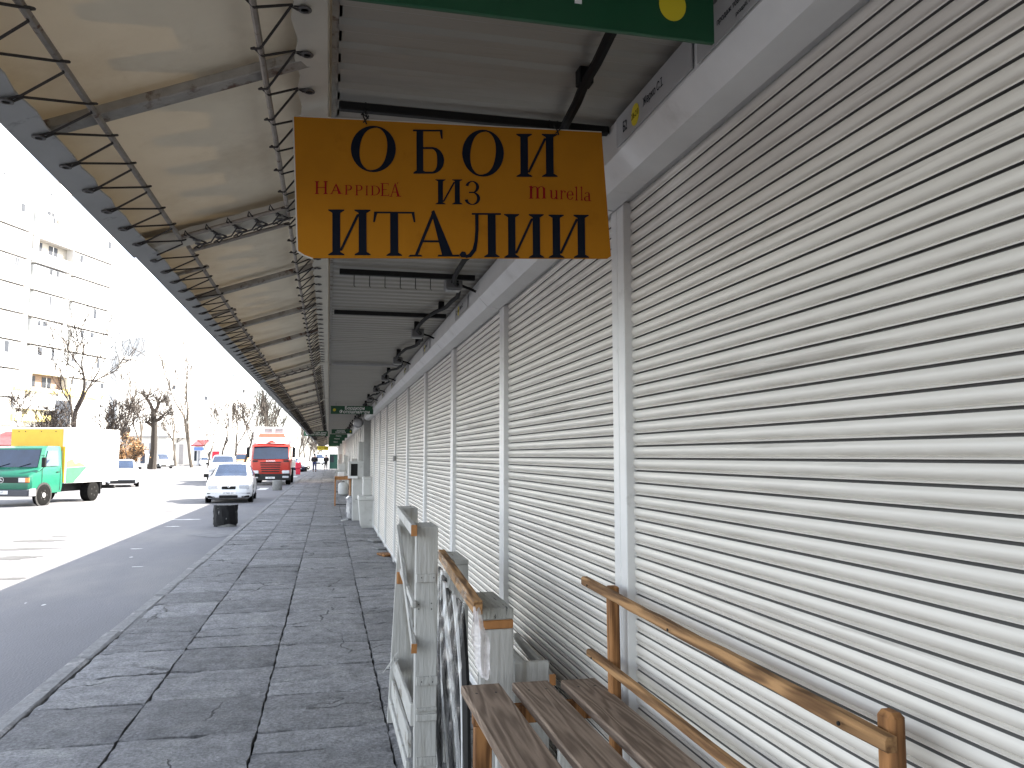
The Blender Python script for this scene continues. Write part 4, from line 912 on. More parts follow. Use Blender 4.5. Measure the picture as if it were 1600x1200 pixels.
def car(name, label, cat, st, paint, loc, rz, front=True, grp=None, ws=(1.05, 1.75), rw=(3.0, 3.75), sw=((1.35, 1.95, 2.05, 2.0), ), wy=(.72, 3.2), wr=.30, plate_txt=None, W=.82):
    r = empty(name, loc, label, cat, grp, rz)
    L_ = st[-1][0]; ysn = sorted(set([s[0] for s in st]+[st[0][0]+L_*k/30 for k in range(31)]))
    vs = []; n = 0
    for y in ysn:
        _, zl, zb, zt, wl, wb, wt = sec(st, y)
        half = [(wl*.85, zl), (wl*.98, zl+.08), (wl, zl+.16), (wl+.01, (zl+zb)/2), (wb+.005, zb-.05), (wb*.985, zb), (wt*1.0, max(zb, zt-.05)), (wt*.86, zt), (wt*.4, zt+.015)]
        ring = [(x, y, z) for x, z in half]+[(-x, y, z) for x, z in reversed(half)]; n = len(ring); vs += ring
    b = MB(); m_ = len(ysn)
    b.add(vs, [(i*n+j, i*n+(j+1) % n, (i+1)*n+(j+1) % n, (i+1)*n+j) for i in range(m_-1) for j in range(n)]+[tuple(range(n-1, -1, -1)), tuple((m_-1)*n+j for j in range(n))])
    b.build('body', paint, r, True)
    def top(y, f, e=.012): s = sec(st, y); return (s[6]*f, y, s[3]+e+(.012 if abs(f) < .5 else 0))
    for nm, (ya, yb), sg_ in (('windshield', ws, -1), ('rear_window', rw, 1)):
        vs = []; 
        for k in range(5):
            y = ya+(yb-ya)*k/4
            for f in (-.88, -.45, 0, .45, .88): q = top(y, f); vs.append((q[0], q[1]+.012*sg_, q[2]))
        b = MB(); b.add(vs, [(k*5+i, k*5+i+1, (k+1)*5+i+1, (k+1)*5+i) for k in range(4) for i in range(4)]); b.build(nm, M_glass, r)
    for s in (-1, 1):
        for (y0, y1, y2, y3) in sw:   # bottom front, top front, top rear, bottom rear
            def sp(y, t): q = sec(st, y); return (s*(q[5]*.985+(q[6]-q[5]*.985)*t+.008), y, q[2]+.02+(q[3]-.07-q[2])*t)
            b = MB(); b.add([sp(y0, .04), sp(y1, .95), sp(y2, .95), sp(y3, .04)], [(0, 1, 2, 3)]); b.build('side_window', M_glass, r)
        for y in wy:
            wheel(r, s*(W-.17), y, wr, .18, s)
            b = MB(); b.lathe([(wr+.055, W*s-.02*s), (wr+.055, (W+.006)*s), (wr-.02, (W+.006)*s), (wr-.02, W*s-.05*s)], 20, (0, y, wr), 'x'); b.build('wheel_arch', M_under, r)
        b = MB(); q = sec(st, ws[0]+.3); b.cbox(s*W, s*(W+.18), ws[0]+.28, ws[0]+.38, q[2]+.0, q[2]+.13, .02) if s > 0 else b.cbox(s*(W+.18), s*W, ws[0]+.28, ws[0]+.38, q[2], q[2]+.13, .02); b.build('mirror', M_black, r)
    return r
hatch = [(0, .22, .50, .52, .62, .60, .52), (.05, .18, .58, .62, .74, .70, .60), (.16, .17, .66, .72, .81, .78, .66), (.5, .17, .76, .82, .82, .80, .68), (1.0, .17, .88, .93, .825, .80, .66), (1.12, .17, .90, .97, .825, .80, .66), (1.78, .17, .93, 1.40, .825, .79, .55), (2.2, .17, .94, 1.45, .825, .79, .56), (3.1, .17, .95, 1.43, .825, .79, .55), (3.75, .2, .93, .98, .81, .77, .60), (3.93, .24, .8, .84, .76, .72, .6)]
c = car('parked_car', 'white hatchback parked nose on, first car beyond the black bollard', 'car', hatch, M_cw, (-3.50, 30.75, -.12), R_(2.5), grp='cars along the street', sw=((1.30, 1.86, 2.3, 2.3), (2.36, 2.36, 3.0, 3.30)))
def fr(c, boxes):
    for nm, m_, x0, x1, y0, y1, z0, z1 in boxes: b = MB(); b.cbox(x0, x1, y0, y1, z0, z1, min(.015, (y1-y0)/3, (z1-z0)/3)); b.build(nm, m_, c)
fr(c, [('grille', M_black, -.24, .24, -.012, .05, .50, .62), ('headlight', M_lamp, -.70, -.36, .0, .14, .50, .66), ('headlight', M_lamp, .36, .70, .0, .14, .50, .66),
       ('number_plate', M_white, -.26, .26, -.03, .0, .31, .42), ('air_intake', M_black, -.32, .32, -.018, .05, .19, .29), ('fog_intake', M_black, -.72, -.44, .0, .10, .20, .28), ('fog_intake', M_black, .44, .72, .0, .10, .20, .28),
       ('bumper_strip', M_black, -.74, -.34, .0, .09, .345, .375), ('bumper_strip', M_black, .34, .74, .0, .09, .345, .375)])
text('plate_writing', 'АІ 9601 ЕХ', .085, M_ink, frameM((0, -.031, .365), (1, 0, 0), (0, 0, 1)), c, sx=.85)
b = MB(); b.lathe([(.045, -.022), (.05, -.014), (.045, -.005)], 14, (0, 0, .60), 'y'); b.build('badge', M_rim, c, True)
sed2 = [(a*1.06, b_, c_+.02, d+.06, e, f, g_) for a, b_, c_, d, e, f, g_ in hatch]
c = car('parked_car', 'white car parked behind the hatchback, to the left of the red truck', 'car', [(a*1.1, b_+.1, c_+.22, d+.30, e+.06, f+.06, g_+.10) for a, b_, c_, d, e, f, g_ in hatch], M_cw, (-6.75, 55, -.12), R_(3), grp='cars along the street', ws=(1.2, 1.92), rw=(3.35, 4.1), sw=((1.5, 2.1, 2.5, 2.5), (2.6, 2.6, 3.3, 3.6)), W=.89, wy=(.8, 3.5), wr=.33)
fr(c, [('headlight', M_lamp, -.76, -.42, .0, .14, .66, .84), ('headlight', M_lamp, .42, .76, .0, .14, .66, .84), ('grille', M_black, -.3, .3, -.01, .05, .6, .7), ('air_intake', M_black, -.5, .5, -.02, .05, .3, .45)])
p = atZ(207, 760, -.12)
c = car('parked_car', 'white car seen from behind, next to the rear of the green lorry', 'car', [(a*1.05, b_, c_+.03, d+.05, e, f, g_) for a, b_, c_, d, e, f, g_ in hatch], M_cw, (-11.9, 51.5, -.12), R_(180+14), grp='cars along the street', ws=(1.1, 1.85), rw=(3.2, 3.95), sw=((1.35, 1.95, 2.4, 2.4), (2.5, 2.5, 3.15, 3.4)), wy=(.75, 3.35))
fr(c, [('tail_light', M_red, -.74, -.6, 3.92, 4.06, .62, .82), ('tail_light', M_red, .6, .74, 3.92, 4.06, .62, .82), ('bumper', M_under, -.62, .62, 4.0, 4.14, .22, .40), ('number_plate', M_white, -.26, .26, 4.10, 4.15, .52, .63)])
van = [(0, .25, .70, .74, .72, .70, .60), (.08, .22, .82, .88, .86, .84, .74), (.7, .22, 1.0, 1.08, .92, .90, .80), (.95, .22, 1.06, 1.16, .92, .90, .80), (1.6, .22, 1.1, 1.9, .92, .88, .74), (2.2, .22, 1.1, 1.96, .92, .88, .76), (4.6, .22, 1.1, 1.96, .92, .88, .76), (4.75, .25, 1.1, 1.9, .88, .84, .72)]
def cargo(label, loc, rz, paint, w2=()):
    c = car('delivery_van', label, 'van', van, paint, loc, rz, grp=None, ws=(1.0, 1.6), rw=(4.62, 4.74), sw=((1.25, 1.72, 2.15, 2.15),), wy=(.85, 3.9), wr=.34, W=.92)
    fr(c, [('headlight', M_lamp, -.82, -.5, .0, .14, .66, .86), ('headlight', M_lamp, .5, .82, .0, .14, .66, .86), ('bumper', M_under, -.86, .86, -.06, .1, .25, .50), ('number_plate', M_white, -.26, .26, -.08, -.05, .33, .44), ('grille', M_black, -.4, .4, -.01, .06, .62, .72)])
    return c
p = atZ(262, 732, -.12); cargo('white delivery van parked in the sunny yard left of the white pole', (p.x, p.y, -.12), R_(38), M_cw)
p = atZ(320, 728, -.12); car('parked_car', 'small distant white car to the right of the white van', 'car', hatch, M_cw, (p.x, p.y, -.12), R_(10), grp='cars along the street', sw=((1.30, 1.86, 2.3, 2.3), (2.36, 2.36, 3.0, 3.30)))
c = car('parked_car', 'dark blue car parked beyond the red truck', 'car', hatch, M_cb, (-3.0, 88, -.12), R_(32), grp='cars along the street', sw=((1.30, 1.86, 2.3, 2.3), (2.36, 2.36, 3.0, 3.30)))
fr(c, [('headlight', M_lamp, -.70, -.36, .0, .14, .50, .66), ('headlight', M_lamp, .36, .70, .0, .14, .50, .66), ('number_plate', M_white, -.26, .26, -.03, .0, .31, .42)])
p = atZ(508, 724, -.12); cargo('distant white van at the far end of the walkway', (-1.2, 150, -.12), R_(10), M_cw)
p = atZ(480, 722, -.12); car('parked_car', 'pale silver car far behind the dark blue one', 'car', hatch, M_cs, (-4.9, 100, -.12), R_(-35), grp='cars along the street')
p = atY(378, 700, 105); r = cargo('orange van seen between the white pole and the red truck', (p.x, 105, -.12), R_(5), mat('van_orange', (.7, .33, .12), .4))
# ---- red truck
r = empty('box_truck', (-3.28, 49, -.12), 'red cab truck with a white refrigerated box, facing the camera', 'truck')
def C(v): return v
W = 1.13
b = MB(); vs = []
prof = [(0, .55, 1.10), (-.06, .9, 1.12), (-.05, 1.45, 1.12), (.02, 1.50, 1.12), (.22, 2.32, 1.08), (.40, 2.44, 1.04)]
for (y, z, w_) in prof: vs += [(-w_+.07, y, z), (w_-.07, y, z), (w_, y+.10, z), (-w_, y+.10, z)]
# cab shell as a loft along height
ring = []
for (y, z, w_) in prof: ring += [(-w_, y+.14, z), (-w_+.10, y, z), (0, y-.03, z), (w_-.10, y, z), (w_, y+.14, z), (w_, 1.9, z), (-w_, 1.9, z)]
b.add(ring, [(i*7+j, i*7+(j+1) % 7, (i+1)*7+(j+1) % 7, (i+1)*7+j) for i in range(len(prof)-1) for j in range(7)]+[tuple(range(6, -1, -1)), tuple((len(prof)-1)*7+j for j in range(7))])
b.build('cab', M_cr, r, True)
b = MB(); b.add([(-1.0, -.045, 1.52), (0, -.075, 1.52), (1.0, -.045, 1.52), (.94, .16, 2.24), (0, .13, 2.24), (-.94, .16, 2.24)], [(0, 1, 4, 5), (1, 2, 3, 4)]); b.build('windshield', M_glass, r)
b = MB(); b.add([(-1.09, -.03, 2.25), (0, .02, 2.27), (1.09, -.03, 2.25), (1.05, .1, 2.36), (0, .06, 2.38), (-1.05, .1, 2.36)], [(0, 1, 4, 5), (1, 2, 3, 4)]); b.build('sun_visor', M_cr, r)
for z in (1.31, 1.18, 1.05, .92, .80): 
    wv = .58-(1.31-z)*.15; b = MB(); b.cbox(-wv, wv, -.10, -.05, z-.032, z+.028, .01); b.build('grille_slot', M_dark, r)
    b = MB(); b.cbox(-wv-.03, wv+.03, -.115, -.06, z+.03, z+.052, .008); b.build('grille_bar', M_cr, r)
text('maker_writing', 'SCANIA', .12, M_white, frameM((0, -.092, 1.41), (1, 0, 0), (0, 0, 1)), r, bold=.004, sx=1.25)
b = MB(); b.cbox(-1.12, 1.12, -.16, .15, .28, .66, .04); b.build('bumper', M_under, r)
for s in (-1, 1):
    b = MB(); b.cbox(min(s*.66, s*1.08), max(s*.66, s*1.08), -.19, -.1, .68, .86, .02); b.build('headlight', M_lamp, r)
    b = MB(); b.cbox(min(s*.68, s*1.04), max(s*.68, s*1.04), -.18, -.12, .42, .54, .015); b.build('fog_lamp', M_lamp, r)
    b = MB(); b.cbox(min(s*.72, s*1.02), max(s*.72, s*1.02), -.09, -.05, 1.36, 1.45, .01); b.build('vent', M_dark, r)
    m_ = MB(); m_.cbox(min(s*1.20, s*1.38), max(s*1.20, s*1.38), .0, .12, 1.60, 2.22, .03); m_ = m_.build('mirror', M_black, r)
    q = MB(); q.tube([(s*1.08, .2, 2.2), (s*1.28, .06, 2.24)], .018, 6); q.build('mirror_arm', M_black, m_)
    b = MB(); b.add([(s*1.122, .25, 1.50), (s*1.122, 1.15, 1.50), (s*1.09, 1.1, 2.2), (s*1.09, .40, 2.2)], [(0, 1, 2, 3)]); b.build('side_window', M_glass, r)
    for y in (1.0, 4.6): wheel(r, s*.82, y, .48, .28, s, True)
    b = MB(); b.cbox(min(s*.9, s*1.14), max(s*.9, s*1.14), .45, 1.6, .9, 1.0, .02); b.build('mudguard', M_under, r)
b = MB(); b.cbox(-.26, .26, -.185, -.17, .38, .49, .004); b.build('number_plate', M_white, r)
text('plate_writing', 'ВС 4817', .09, M_ink, frameM((.02, -.187, .435), (1, 0, 0), (0, 0, 1)), r, sx=.9)
b = MB(); vs = [(-.75, .15, 2.44), (.75, .15, 2.44), (.92, .75, 2.44), (-.92, .75, 2.44), (-.62, .55, 3.0), (.62, .55, 3.0), (.85, .95, 3.02), (-.85, .95, 3.02)]
b.add(vs, [(3, 2, 1, 0), (0, 1, 5, 4), (1, 2, 6, 5), (2, 3, 7, 6), (3, 0, 4, 7), (4, 5, 6, 7)]); b.build('roof_deflector', M_cw, r)
b = MB(); b.add([(-.78, .40, 2.82), (.78, .40, 2.82), (.70, .51, 3.02), (-.70, .51, 3.02), (-.78, .6, 2.82), (.78, .6, 2.82), (.70, .7, 3.02), (-.70, .7, 3.02)], [(0, 1, 2, 3), (4, 7, 6, 5), (3, 2, 6, 7), (0, 4, 5, 1), (1, 5, 6, 2), (0, 3, 7, 4)]); b.build('deflector_stripe', mat('faded_red', (.55, .14, .08), .5), r)
b = MB(); b.add([(-.3, .10, 2.47), (.3, .10, 2.47), (0, .26, 2.64)], [(0, 1, 2)]); b.build('deflector_emblem', M_cr, r)
b = MB(); b.cbox(-1.18, 1.12, 2.05, 7.6, 1.0, 3.47, .03); b.build('cargo_box', M_boxw, r)
b = MB(); b.cbox(-.72, .72, 1.75, 2.05, 2.95, 3.42, .04); cu_ = b.build('cooling_unit', M_boxw, r)
for x0 in (-.52, .10):
    for z in (3.14, 3.22, 3.30): b = MB(); b.box(x0, x0+.44, 1.735, 1.76, z, z+.035); b.build('vent_slot', M_dark, cu_)
b = MB(); b.box(-.5, .5, 1.9, 7.5, .65, .98); b.build('chassis', M_under, r)
# ---- green lorry: local frame, front at y=0 facing -y, near side is +x
A0 = Vector((-9.24, 31.86, 0)); A1_ = Vector((-8.25, 35.15, 0)); hd = math.atan2(A1_.x-A0.x, A1_.y-A0.y)
lx = Vector((math.cos(hd), -math.sin(hd), 0)); ly = Vector((math.sin(hd), math.cos(hd), 0))
HW = 1.06; org = A0-ly*1.72-lx*HW
r = empty('green_lorry', (org.x, org.y, -.12), 'green cab lorry with a white box body and yellow front board', 'lorry', rz=-hd)
b = MB(); prof = [(-.02, .42, .98), (-.10, .60, 1.02), (-.10, .98, 1.02), (-.02, 1.10, 1.01), (.42, 1.30, .98), (.70, 1.98, .92), (.86, 2.06, .88)]; ring = []
for (y, z, w_) in prof: ring += [(-w_, y+.10, z), (-w_+.08, y, z), (0, y-.02, z), (w_-.08, y, z), (w_, y+.10, z), (w_, 1.62, z), (-w_, 1.62, z)]
b.add(ring, [(i*7+j, i*7+(j+1) % 7, (i+1)*7+(j+1) % 7, (i+1)*7+j) for i in range(len(prof)-1) for j in range(7)]+[tuple(range(6, -1, -1)), tuple((len(prof)-1)*7+j for j in range(7))])
b.build('cab', M_cg, r, True)
def q4(nm, m_, pts, par=r, fs=None):
    b = MB(); b.add(pts, fs or [tuple(range(len(pts)))]); return b.build(nm, m_, par)
q4('windshield', M_glass, [(-.90, .40, 1.33), (.90, .40, 1.33), (.82, .66, 1.93), (-.82, .66, 1.93)])
b = MB(); b.bar((.50, .395, 1.34), (.62, .64, 1.90), .04, .01, (0, -1, 0)); b.build('windshield_reflection', M_lamp, r) if False else None
b = MB(); b.cbox(-1.0, 1.0, -.125, -.09, .80, .99, .01); b.build('grille', M_under, r)
for s in (-1, 1):
    x0, x1 = sorted((s*.62, s*.86)); b = MB(); b.cbox(x0, x1, -.14, -.12, .82, .97, .006); b.build('headlight', M_lamp, r)
    x0, x1 = sorted((s*.86, s*1.0)); b = MB(); b.cbox(x0, x1, -.14, -.10, .82, .97, .006); b.build('indicator', M_amber, r)
    b = MB(); x0, x1 = sorted((s*1.10, s*1.24)); b.cbox(x0, x1, .30, .40, 1.32, 1.66, .02); mi = b.build('mirror', M_black, r)
    q = MB(); q.tube([(s*1.0, .45, 1.72), (s*1.15, .36, 1.74), (s*1.15, .36, 1.3), (s*1.02, .4, 1.2)], .012, 5); q.build('mirror_arm', M_black, mi)
    q4('side_window', M_glass, [(s*1.016, .62, 1.36), (s*1.012, 1.42, 1.36), (s*.935, 1.42, 1.90), (s*.95, .86, 1.90)])
    b = MB(); b.bar((s*1.026, .50, 1.28), (s*1.026, .50, .62), .012, .01); b.bar((s*1.026, 1.50, .50), (s*1.022, 1.50, 1.30), .010, .01); b.build('door_seam', M_under, r)
    b = MB(); b.cbox(min(s*1.02, s*1.045), max(s*1.02, s*1.045), 1.28, 1.42, 1.13, 1.16, .005); b.build('door_handle', M_black, r)
    wheel(r, s*.84, .62, .36, .20, s); wheel(r, s*.70, 3.55, .37, .34, s, True)
    b = MB(); b.lathe([(.44, 1.0*s), (.44, 1.034*s), (.37, 1.034*s), (.37, 1.0*s)], 20, (0, .62, .36), 'x'); b.build('wheel_arch', M_under, r)
    b = MB(); x0, x1 = sorted((s*.7, s*1.05)); b.cbox(x0, x1, 3.98, 4.0, .25, .75, .005); b.build('mud_flap', M_under, r)
# star emblem
b = MB(); N = 20
for k in range(N): a, c_ = 2*math.pi*k/N, 2*math.pi*(k+1)/N; b.prism([(.10*math.cos(a), .10*math.sin(a)), (.10*math.cos(c_), .10*math.sin(c_)), (.085*math.cos(c_), .085*math.sin(c_)), (.085*math.cos(a), .085*math.sin(a))], frameM((0, -.128, .895), (1, 0, 0), (0, 0, 1)), .006)
for k in range(3): a = math.pi/2+k*2*math.pi/3; b.prism([(.088*math.cos(a), .088*math.sin(a)), (.018*math.cos(a+1.05), .018*math.sin(a+1.05)), (0, 0), (.018*math.cos(a-1.05), .018*math.sin(a-1.05))], frameM((0, -.128, .895), (1, 0, 0), (0, 0, 1)), .008)
b.build('star_emblem', M_rim, r)
b = MB(); b.cbox(-1.0, 1.0, -.17, -.02, .34, .58, .03); b.build('bumper', mat('bumper_grey', (.045, .045, .055), .5), r)
for s in (-1, 1): b = MB(); x0, x1 = sorted((s*1.0, s*1.06)); b.cbox(x0, x1, -.15, .20, .34, .60, .03); b.build('bumper_corner', M_rim, r)
b = MB(); b.cbox(-.30, .30, -.19, -.171, .42, .54, .004); b.build('number_plate', M_white, r)
text('plate_writing', 'АА 4237', .10, M_ink, frameM((0, -.192, .48), (1, 0, 0), (0, 0, 1)), r, sx=.85)
for x in (-.5, .25): b = MB(); b.tube([(x, .39, 1.33), (x+.38, .43, 1.45)], .010, 5); b.build('wiper', M_black, r)
b = MB(); b.cbox(-HW, HW, 1.72, 5.16, .72, 2.74, .02); bx = b.build('cargo_box', M_boxw, r)
b = MB(); b.cbox(-HW+.03, HW-.14, 1.695, 1.718, 1.9, 2.68, .004); b.build('front_board', M_boxy, bx)
b = MB(); b.cbox(HW-.13, HW-.03, 1.695, 1.718, .76, 2.05, .004); b.build('front_board_edge', M_boxy, bx)
for x in (-.75, -.5, .1, .65): b = MB(); b.lathe([(.02, 0), (.02, .008)], 8, (x, 1.687, 2.60), 'y'); b.build('rivet', M_dark, bx)
q4('green_flash', mat('faded_green', (.03, .15, .065), .5, var=.15), [(HW+.004, 1.75, .74), (HW+.004, 2.25, .74), (HW+.004, 3.05, 1.32), (HW+.004, 1.75, 1.28)], bx)
q4('yellow_flash', mat('faded_yellow', (.42, .28, .06), .5, var=.2), [(HW+.004, 1.75, 1.29), (HW+.004, 3.0, 1.33), (HW+.004, 2.5, 1.50), (HW+.004, 2.3, 1.42), (HW+.004, 2.1, 1.62), (HW+.004, 1.75, 1.52)], bx)
b = MB(); b.box(-.5, .5, .9, 5.0, .40, .70); b.build('chassis', M_under, r)
b = MB(); b.cbox(-1.0, 1.0, 5.0, 5.12, .42, .56, .02); b.build('rear_bar', M_under, r)
# ================================================================ BUILDINGS
fd = Vector((math.sin(R_(21)), math.cos(R_(21)), 0)); fn = Vector((fd.y, -fd.x, 0)); P0 = Vector((-31.0, 89.0, 0))
def fp(u, v): p = atPlane(u, v, P0, fn); return ((p-P0).dot(fd), p.z)
r = empty('apartment_building', (P0.x, P0.y, 0), 'pale many storey panel apartment block at the left edge', 'building', rz=0)
FM = Matrix(((fd.x, fn.x, 0, 0), (fd.y, fn.y, 0, 0), (0, 0, 1, 0), (0, 0, 0, 1)))      # local (s, outwards, z) -> world offset
def fbox(b, s0, s1, o0, o1, z0, z1): b.box(s0, s1, o0, o1, z0, z1, FM); return b
secs = [(-16, .95, .35, 31.8), (.95, 7.1, 0, 31.3), (7.1, 15.0, -.25, 28.0)]
for s0, s1, o, h in secs: fbox(MB(), s0, s1, -12, o, -.1, h).build('wall', M_facade, r)
FL = 2.82; z_f = lambda k: 31.3-1.2-k*FL
for si, (s0, s1, o, h) in enumerate(secs):
    b = MB()
    for k in range(0, 10):
        z = z_f(k)
        if z < h-.5: fbox(b, s0+.05, s1-.05, o-.02, o+.02, z-.015, z+.015)
    fbox(b, s0-.0, s1, o, o+.06, h-.10, h-.0); b.build('joint', M_joint, r)
b = MB(); fbox(b, .92, 1.0, .0, .39, 14, 31.7); fbox(b, 7.05, 7.13, -.25, .04, 16, 31.2); b.build('joint', M_joint, r)
for (u0, v0, u1, v1) in ((0, 268, 7, 276), (46, 287, 53, 294), (79, 302, 86, 309), (74, 329, 85, 344), (0, 316, 9, 327), (4, 431, 12, 458), (78, 454, 81, 470), (43, 532, 50, 552), (114, 385, 122, 394), (-8, 570, 1, 590)):
    (s0, z1), (s1, z0) = fp(u0, v0), fp(u1, v1); o = .36 if s1 < 1.1 else .01 if s0 < 7 else -.24
    w_ = fbox(MB(), s0, s1, o, o+.03, z0, z1).build('window', M_win, r)
    fbox(MB(), s0-.05, s1+.05, o+.0, o+.10, z0-.10, z0).build('sill', M_frame, w_)
    fbox(MB(), (s0+s1)/2-.03, (s0+s1)/2+.03, o+.03, o+.05, z0, z1).build('frame', M_frame, w_)
# enclosed balconies with thin glazing bars, and two open loggias
for k in range(2, 10):
    z = z_f(k)
    for (s0, s1, o) in ((1.3, 6.8, 0), (7.5, 14.6, -.25), (-9, .4, .35)):
        if o == -.25 and k < 2: continue
        op = (o == 0 and k in (3, 8))
        ww = M_recess if k != 8 else M_fac2
        if op:
            # open recess: cut look made by a proud frame round a recessed dark box
            bal = fbox(MB(), s0, s1, o+.0, o+.9, z-.12, z).build('balcony', M_facade, r)
            fbox(MB(), s0, s1, o+.84, o+.9, z, z+1.05).build('parapet', M_facade, bal)
            fbox(MB(), s0, s1, o+.0, o+.9, z+FL-.30, z+FL-.14).build('balcony_roof', M_facade, bal)
            for ss in (s0, s1-.12): fbox(MB(), ss, ss+.12, o+.0, o+.9, z+.0, z+FL-.3).build('side_wall', M_facade, bal)
            fbox(MB(), s0+.12, s1-.12, o+.005, o+.05, z, z+FL-.30).build('back_wall', ww, bal)
            for ws_ in (s0+.3, s0+2.6): w_ = fbox(MB(), ws_, ws_+1.3, o+.05, o+.09, z+.8, z+2.3).build('window', M_win, bal); fbox(MB(), ws_+.6, ws_+.68, o+.09, o+.12, z+.8, z+2.3).build('frame', M_frame, w_)
        else:
            bal = fbox(MB(), s0, s1, o+.0, o+.7, z-.10, z).build('balcony', M_facade, r)
            fbox(MB(), s0, s1, o+.0, o+.68, z, z+1.0).build('parapet', M_facade, bal)
            fbox(MB(), s0+.05, s1-.05, o+.0, o+.60, z+1.0, z+FL-.32).build('glazing', mat('curtained_glass', (.50, .52, .53), .25, var=.3, vs=.5), bal)
            b = MB(); nb = 7 if k % 2 else 5
            if (k, o) in ((6, -.25), (4, .35), (5, 0)):
                for i in range(nb+1): s = s0+.05+(s1-s0-.14)*i/nb; fbox(b, s, s+.04, o+.60, o+.64, z+1.0, z+FL-.32)
            fbox(b, s0, s1, o+.66, o+.70, z+1.0, z+1.025); fbox(b, s0, s1, o+.0, o+.61, z+FL-.32, z+FL-.29)
            rr_ = random.Random(k*17+int(s0*3))
            for i in range(rr_.choice((1, 2, 3))):
                s = s0+.3+rr_.random()*(s1-s0-1.6); h_ = rr_.choice((.55, .8, 1.1)); fbox(MB(), s, s+rr_.uniform(.3, .6), o+.60, o+.63, z+FL-.36-h_, z+FL-.36).build('pane', M_win if rr_.random() < .5 else M_recess, bal)
            for i in range(rr_.choice((2, 4))): s = s0+.3+rr_.random()*(s1-s0-.6); fbox(b, s, s+.03, o+.60, o+.62, z+1.05, z+FL-.33)
            for i in range(12): s = s0+.2+(s1-s0-.4)*i/12; fbox(b, s, s+.12, o+.68, o+.70, z+.52, z+.55)
            b.build('frame', M_joint, bal)
# ground floor shops: yellow fascia, dark shopfronts
for (u0, v0, u1, v1, m_, nm) in ((6, 604, 81, 616, M_fas, 'shop_fascia'), (90, 608, 146, 624, M_fas, 'shop_fascia'), (2, 646, 62, 660, M_fas, 'shop_fascia'), (70, 625, 92, 700, M_win, 'shop_window'), (94, 628, 135, 700, M_frame, 'shop_front'), (6, 620, 68, 642, M_frame, 'shop_front')):
    (s0, z1), (s1, z0) = fp(u0, v0), fp(u1, v1); fbox(MB(), s0, s1, .35, 1.3, z0, z1).build(nm, m_, r)
# distant blocks
def block(name, u0, u1, vtop, Y, label, floors, cols_, depth=14):
    a = atY(u0, vtop, Y); th = R_(48); dd_ = Vector((math.sin(th), math.cos(th), 0)); nn_ = Vector((dd_.y, -dd_.x, 0)); c = atPlane(u1, 650, a, nn_); r = empty(name, (a.x, a.y, 0), label, 'building')
    w_ = (c-a); w_.z = 0; L_ = w_.length; ex = w_.normalized(); ey = Vector((-ex.y, ex.x, 0)); M = Matrix(((ex.x, ey.x, 0, 0), (ex.y, ey.y, 0, 0), (0, 0, 1, 0), (0, 0, 0, 1)))
    MB().box(0, L_, 0, depth, -.2, a.z, M).build('wall', M_facade, r)
    b = MB(); b.box(-.2, L_+.2, -.2, depth+.2, a.z, a.z+.5, M); b.build('roof', M_facade, r)
    fh = a.z/floors; cw = L_/cols_
    n_ = 0
    for k in range(floors):
        for i in range(cols_):
            if (i*7+k*3) % 5 in (0, 1) or n_ > 60: continue
            n_ += 1
            x = i*cw+cw*.25; MB().box(x, x+cw*.42, -.05, .0, k*fh+fh*.35, k*fh+fh*.82, M).build('window', M_win if (i*5+k*3) % 11 == 0 else mat('curtained_glass', (.5, .5, .5)), r)
    b = MB()
    for i in range(1, cols_): b.box(i*cw-.04, i*cw+.04, -.03, 0, 0, a.z, M)
    for k in range(1, floors): b.box(0, L_, -.03, .0, k*fh-.04, k*fh+.04, M)
    b.build('joint', mat('pale_joint', (.3, .3, .3), .8), r)
block('apartment_building', 186, 222, 560, 150, 'narrow pale block wing behind the white street pole', 8, 3)
block('apartment_building', 228, 345, 528, 260, 'faint tall pale block above the pollarded tree', 14, 12)
block('apartment_building', 345, 392, 590, 300, 'farthest pale block seen between the bare trees', 10, 6)
# low shops
def shop(u0, u1, vt, Y, label, roofm, hgt=None, gable=False, wallm=None, depth=6):
    a = atY(u0, vt, Y); c = atY(u1, vt, Y); r = empty('shop_building', (a.x, Y, -.1), label, 'building'); L_ = c.x-a.x; h = a.z+.1
    MB().box(0, L_, 0, depth, 0, h*.72, ).build('wall', wallm or M_facade, r)
    b = MB()
    if gable: b.add([(-.4, -.5, h*.7), (L_+.4, -.5, h*.7), (L_+.4, depth+.5, h*.7), (-.4, depth+.5, h*.7), (-.4, depth/2, h), (L_+.4, depth/2, h), (-.4, -.5, h*.74), (L_+.4, -.5, h*.74)], [(3, 2, 1, 0), (0, 1, 7, 6), (6, 7, 5, 4), (2, 3, 4, 5), (0, 6, 4, 3), (1, 2, 5, 7)])
    else: b.add([(-.3, -.8, h*.72), (L_+.3, -.8, h*.72), (L_+.3, depth, h*.95), (-.3, depth, h*.95), (-.3, -.8, h*.77), (L_+.3, -.8, h*.77), (L_+.3, depth, h), (-.3, depth, h)], [(3, 2, 1, 0), (4, 5, 6, 7), (0, 1, 5, 4), (1, 2, 6, 5), (2, 3, 7, 6), (3, 0, 4, 7)])
    b.build('roof', roofm, r)
    MB().box(L_*.1, L_*.35, -.04, 0, .8, h*.55).build('window', M_win, r); MB().box(L_*.5, L_*.68, -.04, 0, 0, h*.55).build('door', mat('door_grey', (.3, .3, .32), .6), r)
    return r
shop(-14, 27, 672, 48, 'low building with a dark red roof at the left edge behind the lorry', M_redr, gable=True)
shop(206, 262, 664, 150, 'low pale gabled house behind the pollarded trunk', mat('slate_grey', (.35, .34, .33)), gable=True)
shop(262, 300, 668, 160, 'plain white low building behind the white van', M_facade)
shop(303, 318, 686, 150, 'small kiosk with a red side and white roof', M_redr)
shop(318, 350, 690, 165, 'white roofed pavilion right of the red sided kiosk', M_facade, gable=True)
